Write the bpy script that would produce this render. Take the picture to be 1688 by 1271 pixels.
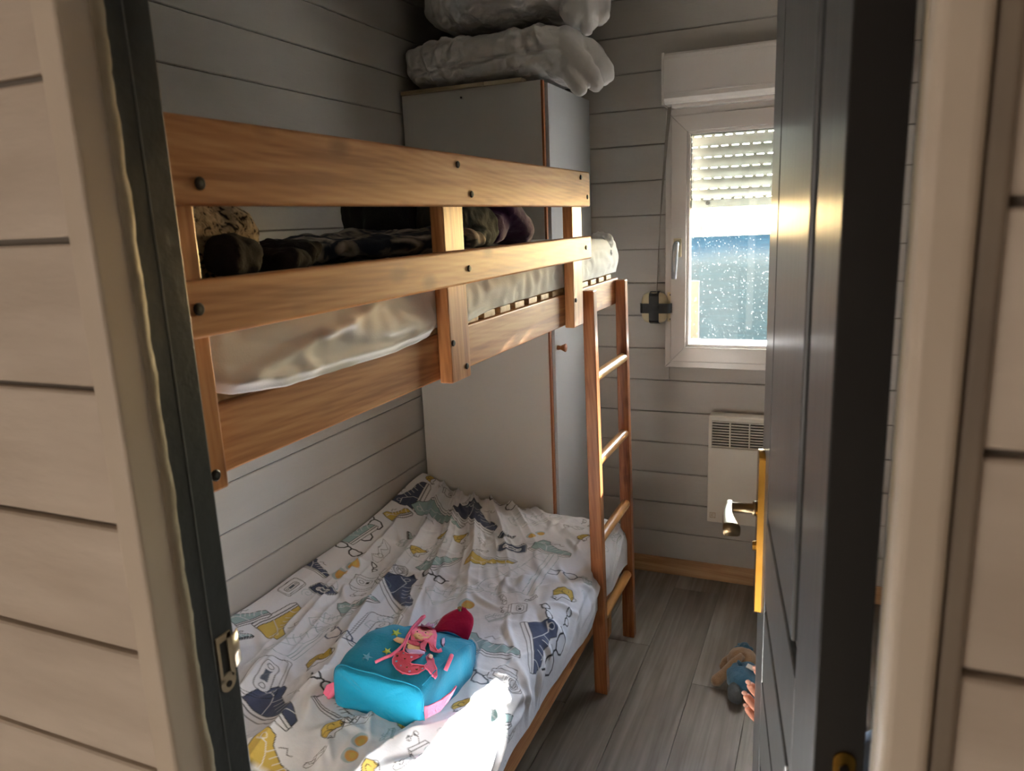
import bpy, bmesh, math, random
import numpy as np
from mathutils import Vector, Matrix, noise
from mathutils.geometry import delaunay_2d_cdt

S = bpy.context.scene
for o in list(bpy.data.objects):
    bpy.data.objects.remove(o)
COL = S.collection
rnd = random.Random(7)
PI = math.pi

# ------------------------------------------------------------------ camera
def rot_cam(y, p, r):
    cy, sy = math.cos(y), math.sin(y); Rz = np.array([[cy, -sy, 0], [sy, cy, 0], [0, 0, 1]])
    c, s = math.cos(p), math.sin(p); Rx = np.array([[1, 0, 0], [0, c, -s], [0, s, c]])
    c, s = math.cos(r), math.sin(r); Ry = np.array([[c, 0, s], [0, 1, 0], [-s, 0, c]])
    return Rz @ Rx @ Ry
CM = rot_cam(math.radians(23.54357827), math.radians(-12.4352631), math.radians(2.38827777))
EYE = 1.484
FPX = 1227.5
cam = bpy.data.cameras.new('camera')
cam.sensor_width = 36.0
cam.sensor_fit = 'HORIZONTAL'
cam.lens = FPX * 36.0 / 1688.0
cam.clip_start = 0.02
cam.dof.use_dof = True
cam.dof.focus_distance = 1.75
cam.dof.aperture_fstop = 7.4
cam_o = bpy.data.objects.new('camera', cam)
COL.objects.link(cam_o)
r_, f_, u_ = CM[:, 0], CM[:, 1], CM[:, 2]
cam_o.matrix_world = Matrix(((r_[0], u_[0], -f_[0], 0), (r_[1], u_[1], -f_[1], 0), (r_[2], u_[2], -f_[2], EYE), (0, 0, 0, 1)))
S.camera = cam_o

# ------------------------------------------------------------------ world, sun, lamps, exposure
W = bpy.data.worlds.new('world')
S.world = W
W.use_nodes = True
wn = W.node_tree
bgn = wn.nodes['Background']
sky = wn.nodes.new('ShaderNodeTexSky')
sky.sky_type = 'NISHITA'
sky.sun_disc = False
sky.sun_elevation = math.radians(19.8)
sky.sun_rotation = math.atan2(0.17, 1.0)
sky.air_density = 1.0
sky.dust_density = 0.3
wn.links.new(sky.outputs[0], bgn.inputs[0])
bgn.inputs[1].default_value = 2.1

SUN_TO = Vector((0.125, 1.0, 0.366)).normalized()      # from the room towards the sun
sl = bpy.data.lights.new('sun', 'SUN')
sl.energy = 85.0
sl.angle = math.radians(0.6)
sl.color = (1.0, 0.93, 0.85)
sun = bpy.data.objects.new('sun', sl)
sun.rotation_euler = SUN_TO.to_track_quat('Z', 'Y').to_euler()
sun.location = (1, 6, 4)
COL.objects.link(sun)

def area(name, loc, to, sx, sy, energy, col, portal=False):
    l = bpy.data.lights.new(name, 'AREA')
    l.shape = 'RECTANGLE'; l.size = sx; l.size_y = sy; l.energy = energy; l.color = col
    if portal:
        l.cycles.is_portal = True
    o = bpy.data.objects.new(name, l)
    o.location = loc
    o.rotation_euler = (Vector(to) - Vector(loc)).to_track_quat('-Z', 'Y').to_euler()
    COL.objects.link(o)
    return o
area('daylight_portal', (-0.21, 3.06, 1.38), (-0.21, 0, 1.38), 0.8, 0.98, 1.0, (1, 1, 1), True)
area('corridor_fill_light', (-1.45, -2.2, 1.0), (-0.9, 0.4, 0.8), 1.4, 1.5, 5.8, (1.0, 0.88, 0.79))  # added fill from behind the camera

S.view_settings.view_transform = 'Standard'
S.view_settings.look = 'None'
S.view_settings.gamma = 1.0
S.view_settings.exposure = 1.33
S.view_settings.use_curve_mapping = False

# ------------------------------------------------------------------ materials
def C(h):
    v = [int(h[i:i + 2], 16) / 255 for i in (0, 2, 4)]
    return tuple((x / 12.92 if x <= 0.04045 else ((x + 0.055) / 1.055) ** 2.4) for x in v) + (1.0,)

def nt(name):
    m = bpy.data.materials.new(name)
    m.use_nodes = True
    t = m.node_tree
    return m, t, t.nodes['Principled BSDF'], (lambda k: t.nodes.new(k)), t.links.new

def coords(t, N, L, scale, rndo=True):
    tc = N('ShaderNodeTexCoord'); mp = N('ShaderNodeMapping')
    mp.inputs['Scale'].default_value = scale
    if rndo:
        oi = N('ShaderNodeObjectInfo'); mu = N('ShaderNodeMath'); mu.operation = 'MULTIPLY'; mu.inputs[1].default_value = 37.0
        L(oi.outputs['Random'], mu.inputs[0])
        ad = N('ShaderNodeVectorMath'); ad.operation = 'ADD'
        L(tc.outputs['Object'], ad.inputs[0]); L(mu.outputs[0], ad.inputs[1])
        L(ad.outputs[0], mp.inputs['Vector'])
    else:
        L(tc.outputs['Object'], mp.inputs['Vector'])
    return mp.outputs[0]

def ramp(N, stops):
    r = N('ShaderNodeValToRGB')
    e = r.color_ramp.elements
    e[0].position, e[0].color = stops[0]
    e[1].position, e[1].color = stops[-1]
    for p, c in stops[1:-1]:
        x = e.new(p); x.color = c
    return r

def plain(name, c1, rough=0.5, c2=None, nscale=6.0, bump=0.0, bscale=60.0, metal=0.0, spec=0.5, sheen=0.0, stretch=(1, 1, 1), tone=0.0):
    """Paint, plastic, metal or cloth: a colour with a faint procedural variation and relief."""
    m, t, b, N, L = nt(name)
    v = coords(t, N, L, stretch)
    n = N('ShaderNodeTexNoise'); n.inputs['Scale'].default_value = nscale; n.inputs['Detail'].default_value = 5
    L(v, n.inputs['Vector'])
    r = ramp(N, [(0.32, C(c1)), (0.72, C(c2 or c1))])
    L(n.outputs['Fac'], r.inputs[0])
    out = r.outputs[0]
    if tone:
        oi = N('ShaderNodeObjectInfo'); mr = N('ShaderNodeMapRange')
        mr.inputs['To Min'].default_value = 1 - tone; mr.inputs['To Max'].default_value = 1 + tone
        L(oi.outputs['Random'], mr.inputs[0])
        hs = N('ShaderNodeHueSaturation'); L(mr.outputs[0], hs.inputs['Value']); L(out, hs.inputs['Color']); out = hs.outputs[0]
    L(out, b.inputs['Base Color'])
    b.inputs['Roughness'].default_value = rough
    b.inputs['Metallic'].default_value = metal
    b.inputs['Specular IOR Level'].default_value = spec
    if sheen:
        b.inputs['Sheen Weight'].default_value = sheen
    if bump:
        n2 = N('ShaderNodeTexNoise'); n2.inputs['Scale'].default_value = bscale; n2.inputs['Detail'].default_value = 4
        L(v, n2.inputs['Vector'])
        bp = N('ShaderNodeBump'); bp.inputs['Strength'].default_value = bump; bp.inputs['Distance'].default_value = 0.004
        L(n2.outputs['Fac'], bp.inputs['Height']); L(bp.outputs[0], b.inputs['Normal'])
    return m

def wood(name, dark, mid, light, axis, rough=0.35, knots=True, fine=1.0, spec=0.5):
    m, t, b, N, L = nt(name)
    sc = [26 * fine] * 3; sc[axis] = 1.6
    v = coords(t, N, L, sc)
    n = N('ShaderNodeTexNoise'); n.inputs['Scale'].default_value = 1.0; n.inputs['Detail'].default_value = 6; n.inputs['Distortion'].default_value = 1.4
    L(v, n.inputs['Vector'])
    sc2 = [90 * fine] * 3; sc2[axis] = 3
    v2 = coords(t, N, L, sc2)
    n2 = N('ShaderNodeTexNoise'); n2.inputs['Scale'].default_value = 1.0; n2.inputs['Detail'].default_value = 3
    L(v2, n2.inputs['Vector'])
    mx = N('ShaderNodeMath'); mx.operation = 'MULTIPLY_ADD'; mx.inputs[1].default_value = 0.4
    L(n2.outputs['Fac'], mx.inputs[0])
    ml = N('ShaderNodeMath'); ml.operation = 'MULTIPLY'; ml.inputs[1].default_value = 0.62
    L(n.outputs['Fac'], ml.inputs[0]); L(ml.outputs[0], mx.inputs[2])
    # growth lines bent round the knots
    scw = [1.0] * 3; scw[axis] = 0.10
    vw = coords(t, N, L, scw)
    wv = N('ShaderNodeTexWave'); wv.wave_type = 'BANDS'; wv.bands_direction = 'DIAGONAL'
    wv.inputs['Scale'].default_value = 62 * fine; wv.inputs['Distortion'].default_value = 9.0; wv.inputs['Detail'].default_value = 2.0; wv.inputs['Detail Scale'].default_value = 0.35
    L(vw, wv.inputs['Vector'])
    wm = N('ShaderNodeMath'); wm.operation = 'MULTIPLY_ADD'; wm.inputs[1].default_value = 0.055
    L(wv.outputs['Fac'], wm.inputs[0])
    ws = N('ShaderNodeMath'); ws.operation = 'SUBTRACT'; ws.inputs[1].default_value = 0.028
    L(mx.outputs[0], ws.inputs[0]); L(ws.outputs[0], wm.inputs[2])
    r = ramp(N, [(0.38, C(dark)), (0.5, C(mid)), (0.64, C(light))])
    L(wm.outputs[0], r.inputs[0])
    col = r.outputs[0]
    if knots:
        sk = [15.0] * 3; sk[axis] = 8.0
        vk = coords(t, N, L, sk)
        vo = N('ShaderNodeTexVoronoi'); vo.inputs['Scale'].default_value = 1.0
        L(vk, vo.inputs['Vector'])
        rk = ramp(N, [(0.08, (1, 1, 1, 1)), (0.25, (0, 0, 0, 1))])
        L(vo.outputs['Distance'], rk.inputs[0])
        mk_ = N('ShaderNodeMix'); mk_.data_type = 'RGBA'
        mk_.inputs['B'].default_value = tuple(C(dark)[k] * (0.42, 0.34, 0.28)[k] for k in range(3)) + (1,)
        fk = N('ShaderNodeMath'); fk.operation = 'MULTIPLY'; fk.inputs[1].default_value = 0.55
        L(rk.outputs[0], fk.inputs[0]); L(fk.outputs[0], mk_.inputs['Factor']); L(col, mk_.inputs['A'])
        col = mk_.outputs['Result']
    L(col, b.inputs['Base Color'])
    b.inputs['Roughness'].default_value = rough
    b.inputs['Specular IOR Level'].default_value = spec
    bp = N('ShaderNodeBump'); bp.inputs['Strength'].default_value = 0.25; bp.inputs['Distance'].default_value = 0.002
    L(mx.outputs[0], bp.inputs['Height']); L(bp.outputs[0], b.inputs['Normal'])
    return m

M = {}
M['room_paint'] = plain('room_paint', 'b2aca5', 0.5, 'bcb6af', 3, 0.25, 45, stretch=(0.6, 0.6, 2.5), tone=0.025)
M['corridor_paint'] = plain('corridor_paint', 'c9bbab', 0.5, 'ddd0c1', 7, 0.3, 40, stretch=(0.6, 0.6, 2.5), tone=0.02)
M['groove'] = plain('groove', '8d857b', 0.7, '979086')
M['trim_paint'] = plain('trim_paint', 'd2c4b2', 0.45, 'ddd0bf', 5, 0.3, 30)
M['shadow_dirt_band'] = plain('shadow_dirt_band', '84776a', 0.6, '978a7a', 9, 0.3, 30)  # shadow gap beside the right trim, with dirty paint, put into the colour
M['caulk'] = plain('caulk', 'a39883', 0.5, 'b3a893', 14, 0.5, 60)
M['jamb_paint'] = plain('jamb_paint', '34383a', 0.45, '3c4041', 8, 0.3, 60)
M['ceiling'] = plain('ceiling', 'cfc9c0', 0.7, 'd6d0c7')
M['white_laminate'] = plain('white_laminate', 'd6d2cc', 0.32, 'dcd8d2', 2)
M['pvc'] = plain('pvc', 'd9d2cc', 0.25, 'dfd8d2', 3, spec=0.6)
M['gasket'] = plain('gasket', '33332f', 0.6)
M['heater_white'] = plain('heater_white', 'd9d0c2', 0.35, 'ded6c9', 3)
M['dark_void'] = plain('dark_void', '3a2f24', 0.7)
M['brass'] = plain('brass', 'b98a3c', 0.22, 'c79a4c', 20, metal=1.0)
M['brass_dark'] = plain('brass_dark', '7c6a50', 0.3, '8d7a5e', 20, metal=1.0)
M['nickel'] = plain('nickel', 'c9b79a', 0.3, 'b7a17f', 30, metal=0.85)
M['bolt'] = plain('bolt', '2a2521', 0.35, '3a342e', 60, metal=0.7)
M['tape'] = plain('tape', '17181a', 0.4, '202124', 30, 0.5, 60)
M['cream_plastic'] = plain('cream_plastic', 'd8c7a2', 0.4, 'cdbb95', 10)
M['strap'] = plain('strap', '8f867c', 0.8, '9a9187', 60, 0.3, 300)
M['sheet'] = plain('sheet', 'e6e4e3', 0.9, 'eceae9', 12, 0.15, 400, spec=0.2, sheen=0.2)
M['quilt'] = plain('quilt', 'e3dfdc', 0.85, 'eae6e3', 8, 0.3, 120, spec=0.2, sheen=0.2)
M['turquoise'] = plain('turquoise', '0086ab', 0.75, '0795ba', 10, 0.35, 160, spec=0.3, sheen=0.15)
M['pink'] = plain('pink', 'ee6f92', 0.75, 'f486a4', 24, 0.4, 260, spec=0.25)
M['crimson'] = plain('crimson', 'b3164d', 0.85, 'c21f58', 18, 0.3, 160, spec=0.2, sheen=0.3)
M['coral'] = plain('coral', 'e0536c', 0.75, 'e86a80', 60, 0.4, 300, spec=0.25)
M['skin_cloth'] = plain('skin_cloth', 'e0b07c', 0.8, 'e8bd8c', 40, 0.3, 300)
M['lilac'] = plain('lilac', 'cfa9d6', 0.7, 'dcbbe2', 40, 0.3, 300)
M['lime'] = plain('lime', 'b9cc4e', 0.7, 'c7d865', 40, 0.3, 300)
M['paleblue'] = plain('paleblue', '6fb8d6', 0.7, '82c6e0', 40, 0.3, 300)
M['white_bead'] = plain('white_bead', 'e9dccb', 0.4)
M['sequin'] = plain('sequin', '8f8266', 0.2, 'b9ab88', 80, metal=0.8)
M['black_thread'] = plain('black_thread', '1a1a1c', 0.6)
M['toy_tan'] = plain('toy_tan', '9a7a5e', 0.95, 'a98a6c', 60, 0.8, 300, spec=0.1, sheen=0.4)
M['toy_blue'] = plain('toy_blue', '3f6580', 0.95, '4c7590', 60, 0.6, 240, spec=0.1, sheen=0.3)
M['toy_grey'] = plain('toy_grey', '5c6166', 0.95, '6a6f74', 60, 0.6, 240, spec=0.1)
M['toy_tag'] = plain('toy_tag', 'dcd5cb', 0.8)
M['skin'] = plain('skin', 'd9957c', 0.5, 'e0a088', 20, 0.15, 200)
M['nail'] = plain('nail', 'dba491', 0.3)
M['hair'] = plain('hair', '5a3f28', 0.6, '6b4c31', 40, 0.6, 200)
M['child_shirt'] = plain('child_shirt', '8b94a0', 0.9, '959eaa', 20, 0.3, 200)
M['child_trousers'] = plain('child_trousers', '4c525c', 0.9, '565c66', 20, 0.3, 200)
M['eye'] = plain('eye', '1c1714', 0.2)
M['black_bag'] = plain('black_bag', '17171a', 0.8, '1f1f23', 30, 0.4, 200)
M['dark_garment'] = plain('dark_garment', '1d1a19', 0.95, '2a2523', 30, 0.5, 120)
M['grey_garment'] = plain('grey_garment', '4a4f4c', 0.85, '5c625e', 16, 0.5, 90)
M['purple'] = plain('purple', '4a2a55', 0.9, '5b3568', 14, 0.4, 90, sheen=0.3)
M['net'] = None
M['post_wood'] = wood('post_wood', '7d6b4c', '8f7c5a', '9c8a68', 2, 0.7)
M['orange_wood'] = wood('orange_wood', '38210f', '442a15', '4e3219', 2, 0.6, False)
M['ground'] = plain('ground', '6a6355', 0.9, '777062', 3, 0.5, 20)
M['pine_y'] = wood('pine_y', 'a3673a', 'c08350', 'd29a66', 1, 0.5, spec=0.4)
M['pine_z'] = wood('pine_z', 'a06336', 'be804e', 'd09764', 2, 0.36)
M['pine_x'] = wood('pine_x', 'b58a58', 'cda572', 'd9b585', 0, 0.5, False)
M['ladder_z'] = wood('ladder_z', '7f4822', 'a2633a', 'b67748', 2, 0.32)
M['rung_y'] = wood('rung_y', 'a8713a', 'c08a4e', 'd0a065', 1, 0.28, False, 0.6)
M['oak_x'] = wood('oak_x', 'a97f55', 'bd9469', 'c9a37a', 0, 0.45, False)
M['edge_wood'] = wood('edge_wood', '7d4524', '96582f', 'a86a3c', 2, 0.4, False)
M['lath_x'] = wood('lath_x', 'a5906f', 'bba684', 'c8b594', 0, 0.6, False)

def laminate():
    m, t, b, N, L = nt('floor_laminate')
    v = coords(t, N, L, (42, 1.5, 1))
    n = N('ShaderNodeTexNoise'); n.inputs['Scale'].default_value = 1; n.inputs['Detail'].default_value = 7; n.inputs['Distortion'].default_value = 0.8
    L(v, n.inputs['Vector'])
    v2 = coords(t, N, L, (9, 2.2, 1))
    n2 = N('ShaderNodeTexNoise'); n2.inputs['Scale'].default_value = 1; n2.inputs['Detail'].default_value = 4
    L(v2, n2.inputs['Vector'])
    ad = N('ShaderNodeMath'); ad.operation = 'MULTIPLY_ADD'; ad.inputs[1].default_value = 0.5
    h = N('ShaderNodeMath'); h.operation = 'MULTIPLY'; h.inputs[1].default_value = 0.5
    L(n.outputs['Fac'], h.inputs[0]); L(n2.outputs['Fac'], ad.inputs[0]); L(h.outputs[0], ad.inputs[2])
    r = ramp(N, [(0.34, C('62574f')), (0.5, C('7f776f')), (0.66, C('9a938c'))])
    L(ad.outputs[0], r.inputs[0])
    oi = N('ShaderNodeObjectInfo'); mr = N('ShaderNodeMapRange')
    mr.inputs['To Min'].default_value = 0.86; mr.inputs['To Max'].default_value = 1.12
    L(oi.outputs['Random'], mr.inputs[0])
    hs = N('ShaderNodeHueSaturation'); L(mr.outputs[0], hs.inputs['Value']); L(r.outputs[0], hs.inputs['Color'])
    L(hs.outputs[0], b.inputs['Base Color'])
    b.inputs['Roughness'].default_value = 0.42
    bp = N('ShaderNodeBump'); bp.inputs['Strength'].default_value = 0.3; bp.inputs['Distance'].default_value = 0.001
    L(n.outputs['Fac'], bp.inputs['Height']); L(bp.outputs[0], b.inputs['Normal'])
    return m
M['laminate'] = laminate()

def door_paint():
    m, t, b, N, L = nt('door_paint')
    v = coords(t, N, L, (60, 60, 2.0))
    n = N('ShaderNodeTexNoise'); n.inputs['Scale'].default_value = 1.5; n.inputs['Detail'].default_value = 5
    L(v, n.inputs['Vector'])
    r = ramp(N, [(0.35, C('4b4d4e')), (0.7, C('555758'))])
    L(n.outputs['Fac'], r.inputs[0]); L(r.outputs[0], b.inputs['Base Color'])
    b.inputs['Roughness'].default_value = 0.3
    b.inputs['Specular IOR Level'].default_value = 0.7
    bp = N('ShaderNodeBump'); bp.inputs['Strength'].default_value = 0.35; bp.inputs['Distance'].default_value = 0.0015
    L(n.outputs['Fac'], bp.inputs['Height']); L(bp.outputs[0], b.inputs['Normal'])
    return m
M['door_paint'] = door_paint()

def glass_dirty():
    m = bpy.data.materials.new('window_glass'); m.use_nodes = True
    t = m.node_tree; N = lambda k: t.nodes.new(k); L = t.links.new
    t.nodes.remove(t.nodes['Principled BSDF'])
    out = t.nodes['Material Output']
    tr = N('ShaderNodeBsdfTransparent'); tr.inputs[0].default_value = (0.95, 0.97, 0.97, 1)
    gl = N('ShaderNodeBsdfGlossy'); gl.inputs['Roughness'].default_value = 0.02
    fr = N('ShaderNodeFresnel'); fr.inputs['IOR'].default_value = 1.45
    mx = N('ShaderNodeMixShader'); L(fr.outputs[0], mx.inputs[0]); L(tr.outputs[0], mx.inputs[1]); L(gl.outputs[0], mx.inputs[2])
    tl = N('ShaderNodeBsdfTranslucent'); tl.inputs[0].default_value = (0.85, 0.9, 0.92, 1)
    tc = N('ShaderNodeTexCoord')
    vo = N('ShaderNodeTexVoronoi'); vo.inputs['Scale'].default_value = 105; L(tc.outputs['Object'], vo.inputs['Vector'])
    n = N('ShaderNodeTexNoise'); n.inputs['Scale'].default_value = 60; L(tc.outputs['Object'], n.inputs['Vector'])
    ma = N('ShaderNodeMath'); ma.operation = 'SUBTRACT'; L(n.outputs['Fac'], ma.inputs[0]); L(vo.outputs['Distance'], ma.inputs[1])
    r = ramp(N, [(0.36, (0.0002, 0.0002, 0.0002, 1)), (0.46, (0.028, 0.028, 0.028, 1))]); L(ma.outputs[0], r.inputs[0])
    mx2 = N('ShaderNodeMixShader'); L(r.outputs[0], mx2.inputs[0]); L(mx.outputs[0], mx2.inputs[1]); L(tl.outputs[0], mx2.inputs[2])
    L(mx2.outputs[0], out.inputs[0])
    return m
M['glass'] = glass_dirty()

def translucent(name, c1, c2, fac, scale, stretch=(1, 1, 1)):
    m, t, b, N, L = nt(name)
    v = coords(t, N, L, stretch)
    n = N('ShaderNodeTexNoise'); n.inputs['Scale'].default_value = scale; n.inputs['Detail'].default_value = 4
    L(v, n.inputs['Vector'])
    r = ramp(N, [(0.35, C(c1)), (0.65, C(c2))]); L(n.outputs['Fac'], r.inputs[0]); L(r.outputs[0], b.inputs['Base Color'])
    b.inputs['Roughness'].default_value = 0.5
    tl = N('ShaderNodeBsdfTranslucent'); L(r.outputs[0], tl.inputs[0])
    mx = N('ShaderNodeMixShader'); mx.inputs[0].default_value = fac
    L(b.outputs[0], mx.inputs[1]); L(tl.outputs[0], mx.inputs[2]); L(mx.outputs[0], t.nodes['Material Output'].inputs[0])
    return m
M['net'] = translucent('shade_net', '041b20', '092c32', 0.002, 8, (1, 1, 40))
M['slat'] = translucent('shutter_slat', '93958c', '9d9f96', 0.010, 20)

def speckled_fur():
    m, t, b, N, L = nt('animal_print')
    v = coords(t, N, L, (1, 1, 1))
    n = N('ShaderNodeTexNoise'); n.inputs['Scale'].default_value = 85; n.inputs['Detail'].default_value = 7; n.inputs['Distortion'].default_value = 1.2
    L(v, n.inputs['Vector'])
    r = ramp(N, [(0.40, C('1c1512')), (0.47, C('a89478')), (0.7, C('cbb697'))]); L(n.outputs['Fac'], r.inputs[0])
    L(r.outputs[0], b.inputs['Base Color']); b.inputs['Roughness'].default_value = 0.95
    bp = N('ShaderNodeBump'); bp.inputs['Strength'].default_value = 0.8; bp.inputs['Distance'].default_value = 0.006
    L(n.outputs['Fac'], bp.inputs['Height']); L(bp.outputs[0], b.inputs['Normal'])
    return m
M['animal_print'] = speckled_fur()

def leafy_cloth():
    m, t, b, N, L = nt('patterned_blanket')
    v = coords(t, N, L, (1, 1, 1))
    n = N('ShaderNodeTexNoise'); n.inputs['Scale'].default_value = 9; n.inputs['Detail'].default_value = 2; n.inputs['Distortion'].default_value = 2.2
    L(v, n.inputs['Vector'])
    r = ramp(N, [(0.44, C('232a38')), (0.5, C('6e665f')), (0.62, C('a49a8e'))]); L(n.outputs['Fac'], r.inputs[0])
    L(r.outputs[0], b.inputs['Base Color']); b.inputs['Roughness'].default_value = 0.9
    return m
M['patterned'] = leafy_cloth()

def print_cloth():
    m, t, b, N, L = nt('printed_cotton')
    a = N('ShaderNodeVertexColor'); a.layer_name = 'print'
    L(a.outputs[0], b.inputs['Base Color'])
    b.inputs['Roughness'].default_value = 0.85
    b.inputs['Specular IOR Level'].default_value = 0.2
    b.inputs['Sheen Weight'].default_value = 0.15
    v = coords(t, N, L, (1, 1, 1))
    n = N('ShaderNodeTexNoise'); n.inputs['Scale'].default_value = 70; n.inputs['Detail'].default_value = 5
    L(v, n.inputs['Vector'])
    bp = N('ShaderNodeBump'); bp.inputs['Strength'].default_value = 0.35; bp.inputs['Distance'].default_value = 0.003
    L(n.outputs['Fac'], bp.inputs['Height']); L(bp.outputs[0], b.inputs['Normal'])
    return m
M['printed_cotton'] = print_cloth()

# ------------------------------------------------------------------ object helpers
LOC = {}
def meta(o, label=None, cat=None, group=None, kind=None):
    if label: o['label'] = label
    if cat: o['category'] = cat
    if group: o['group'] = group
    if kind: o['kind'] = kind
    return o

def thing(name, loc, label=None, cat=None, group=None, kind=None):
    o = bpy.data.objects.new(name, None)
    o.empty_display_size = 0.05
    COL.objects.link(o)
    o.location = loc
    LOC[o.name] = Vector(loc)
    return meta(o, label, cat, group, kind)

def link(me, name, mat, parent=None, org=None, smooth=False, label=None):
    """Mesh data given in world coordinates becomes one object."""
    if org is None:
        if parent is not None:
            org = LOC[parent.name]
        else:
            c = [v.co for v in me.vertices]
            org = Vector((sum(v.x for v in c) / len(c), sum(v.y for v in c) / len(c), min(v.z for v in c)))
    org = Vector(org)
    me.transform(Matrix.Translation(-org))
    if mat is not None:
        me.materials.append(mat if not isinstance(mat, str) else M[mat])
    if smooth:
        me.polygons.foreach_set('use_smooth', [True] * len(me.polygons))
    o = bpy.data.objects.new(name, me)
    COL.objects.link(o)
    LOC[o.name] = org
    if parent is not None:
        o.parent = parent
        o.location = org - LOC[parent.name]
    else:
        o.location = org
    if label: o['label'] = label
    return o

def obj(name, bm, mat, parent=None, org=None, smooth=False, label=None):
    me = bpy.data.meshes.new(name)
    bmesh.ops.recalc_face_normals(bm, faces=bm.faces[:])
    bm.to_mesh(me); bm.free()
    return link(me, name, mat, parent, org, smooth, label)

def B():
    return bmesh.new()

def box(bm, x0, x1, y0, y1, z0, z1, bev=0.0, seg=2):
    vs = [bm.verts.new((x, y, z)) for x in (x0, x1) for y in (y0, y1) for z in (z0, z1)]
    fs = [(0, 1, 3, 2), (4, 6, 7, 5), (0, 4, 5, 1), (2, 3, 7, 6), (0, 2, 6, 4), (1, 5, 7, 3)]
    faces = [bm.faces.new([vs[i] for i in f]) for f in fs]
    if bev > 0:
        es = list({e for f in faces for e in f.edges})
        bmesh.ops.bevel(bm, geom=es, offset=bev, segments=seg, profile=0.5, affect='EDGES')
    return bm

def boxo(name, x0, x1, y0, y1, z0, z1, mat, parent=None, bev=0.0, seg=2, **k):
    return obj(name, box(B(), x0, x1, y0, y1, z0, z1, bev, seg), mat, parent, **k)

def tube(bm, pts, rad, n=10, caps=True):
    pts = [Vector(p) for p in pts]
    rs = rad if isinstance(rad, (list, tuple)) else [rad] * len(pts)
    rings = []
    t0 = (pts[1] - pts[0]).normalized()
    ref = Vector((0, 0, 1)) if abs(t0.z) < 0.9 else Vector((1, 0, 0))
    a = t0.cross(ref).normalized()
    for i, p in enumerate(pts):
        t = (pts[min(i + 1, len(pts) - 1)] - pts[max(i - 1, 0)]).normalized()
        a = (a - t * a.dot(t)).normalized()
        b = t.cross(a)
        rings.append([bm.verts.new(p + (a * math.cos(2 * PI * k / n) + b * math.sin(2 * PI * k / n)) * rs[i]) for k in range(n)])
    for r0, r1 in zip(rings, rings[1:]):
        for k in range(n):
            bm.faces.new((r0[k], r0[(k + 1) % n], r1[(k + 1) % n], r1[k]))
    if caps:
        bm.faces.new(rings[0][::-1]); bm.faces.new(rings[-1])
    return bm

def superell(bm, c, r, e1=1.0, e2=1.0, nu=32, nv=20, rot=None, fn=None):
    """Superellipsoid; exponents below 1 are boxier. fn(unit_dir, point) returns a new point."""
    sp = lambda w, m: math.copysign(abs(w) ** m, w)
    rot = rot or Matrix.Identity(3)
    c = Vector(c)
    grid = []
    for j in range(nv + 1):
        ph = -PI / 2 + PI * j / nv
        row = []
        for i in range(nu):
            th = 2 * PI * i / nu
            d = Vector((sp(math.cos(ph), e1) * sp(math.cos(th), e2), sp(math.cos(ph), e1) * sp(math.sin(th), e2), sp(math.sin(ph), e1)))
            p = c + rot @ Vector((d.x * r[0], d.y * r[1], d.z * r[2]))
            if fn: p = fn(d, p)
            if j in (0, nv):
                if i == 0: pole = bm.verts.new(p)
                row.append(pole)
            else:
                row.append(bm.verts.new(p))
        grid.append(row)
    for j in range(nv):
        for i in range(nu):
            a, b_, c_, d_ = grid[j][i], grid[j][(i + 1) % nu], grid[j + 1][(i + 1) % nu], grid[j + 1][i]
            f = [v for k, v in enumerate((a, b_, c_, d_)) if v not in (a, b_, c_, d_)[:k]]
            if len(f) > 2:
                bm.faces.new(f)
    return bm

def nz(p, s=1.0):
    return noise.noise(Vector(p) * s)

def remesh(o, vox, smooth=4, disp=0.0, dscale=0.05):
    m = o.modifiers.new('remesh', 'REMESH'); m.mode = 'VOXEL'; m.voxel_size = vox; m.use_smooth_shade = True
    if smooth:
        s = o.modifiers.new('smooth', 'SMOOTH'); s.iterations = smooth; s.factor = 0.5
    if disp:
        t = bpy.data.textures.new(o.name + '_relief', 'CLOUDS'); t.noise_scale = dscale; t.noise_depth = 3
        d = o.modifiers.new('relief', 'DISPLACE'); d.texture = t; d.strength = disp; d.mid_level = 0.5
    return o

def crease(o, strength, scale):
    t = bpy.data.textures.new(o.name + '_crease', 'WOOD'); t.noise_scale = scale * 6; t.wood_type = 'BANDNOISE'; t.turbulence = 9; t.noise_basis_2 = 'SIN'
    d = o.modifiers.new('crease', 'DISPLACE'); d.texture = t; d.strength = strength; d.mid_level = 0.5

PL = {}
def plank(parent, axis, x0, x1, y0, y1, z0, z1, mat, bev=0.0025, name='plank'):
    """One board; boards of one size share their mesh."""
    d = (round(x1 - x0, 4), round(y1 - y0, 4), round(z1 - z0, 4), mat, axis)
    c = Vector(((x0 + x1) / 2, (y0 + y1) / 2, (z0 + z1) / 2))
    if d not in PL:
        bm = box(B(), -d[0] / 2, d[0] / 2, -d[1] / 2, d[1] / 2, -d[2] / 2, d[2] / 2, min(bev, min(d[:3]) * 0.45), 1)
        me = bpy.data.meshes.new(name)
        bmesh.ops.recalc_face_normals(bm, faces=bm.faces[:])
        bm.to_mesh(me); bm.free(); me.materials.append(M[mat])
        PL[d] = me
    o = bpy.data.objects.new(name, PL[d])
    COL.objects.link(o)
    o.parent = parent
    o.location = c - LOC[parent.name]
    return o

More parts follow.
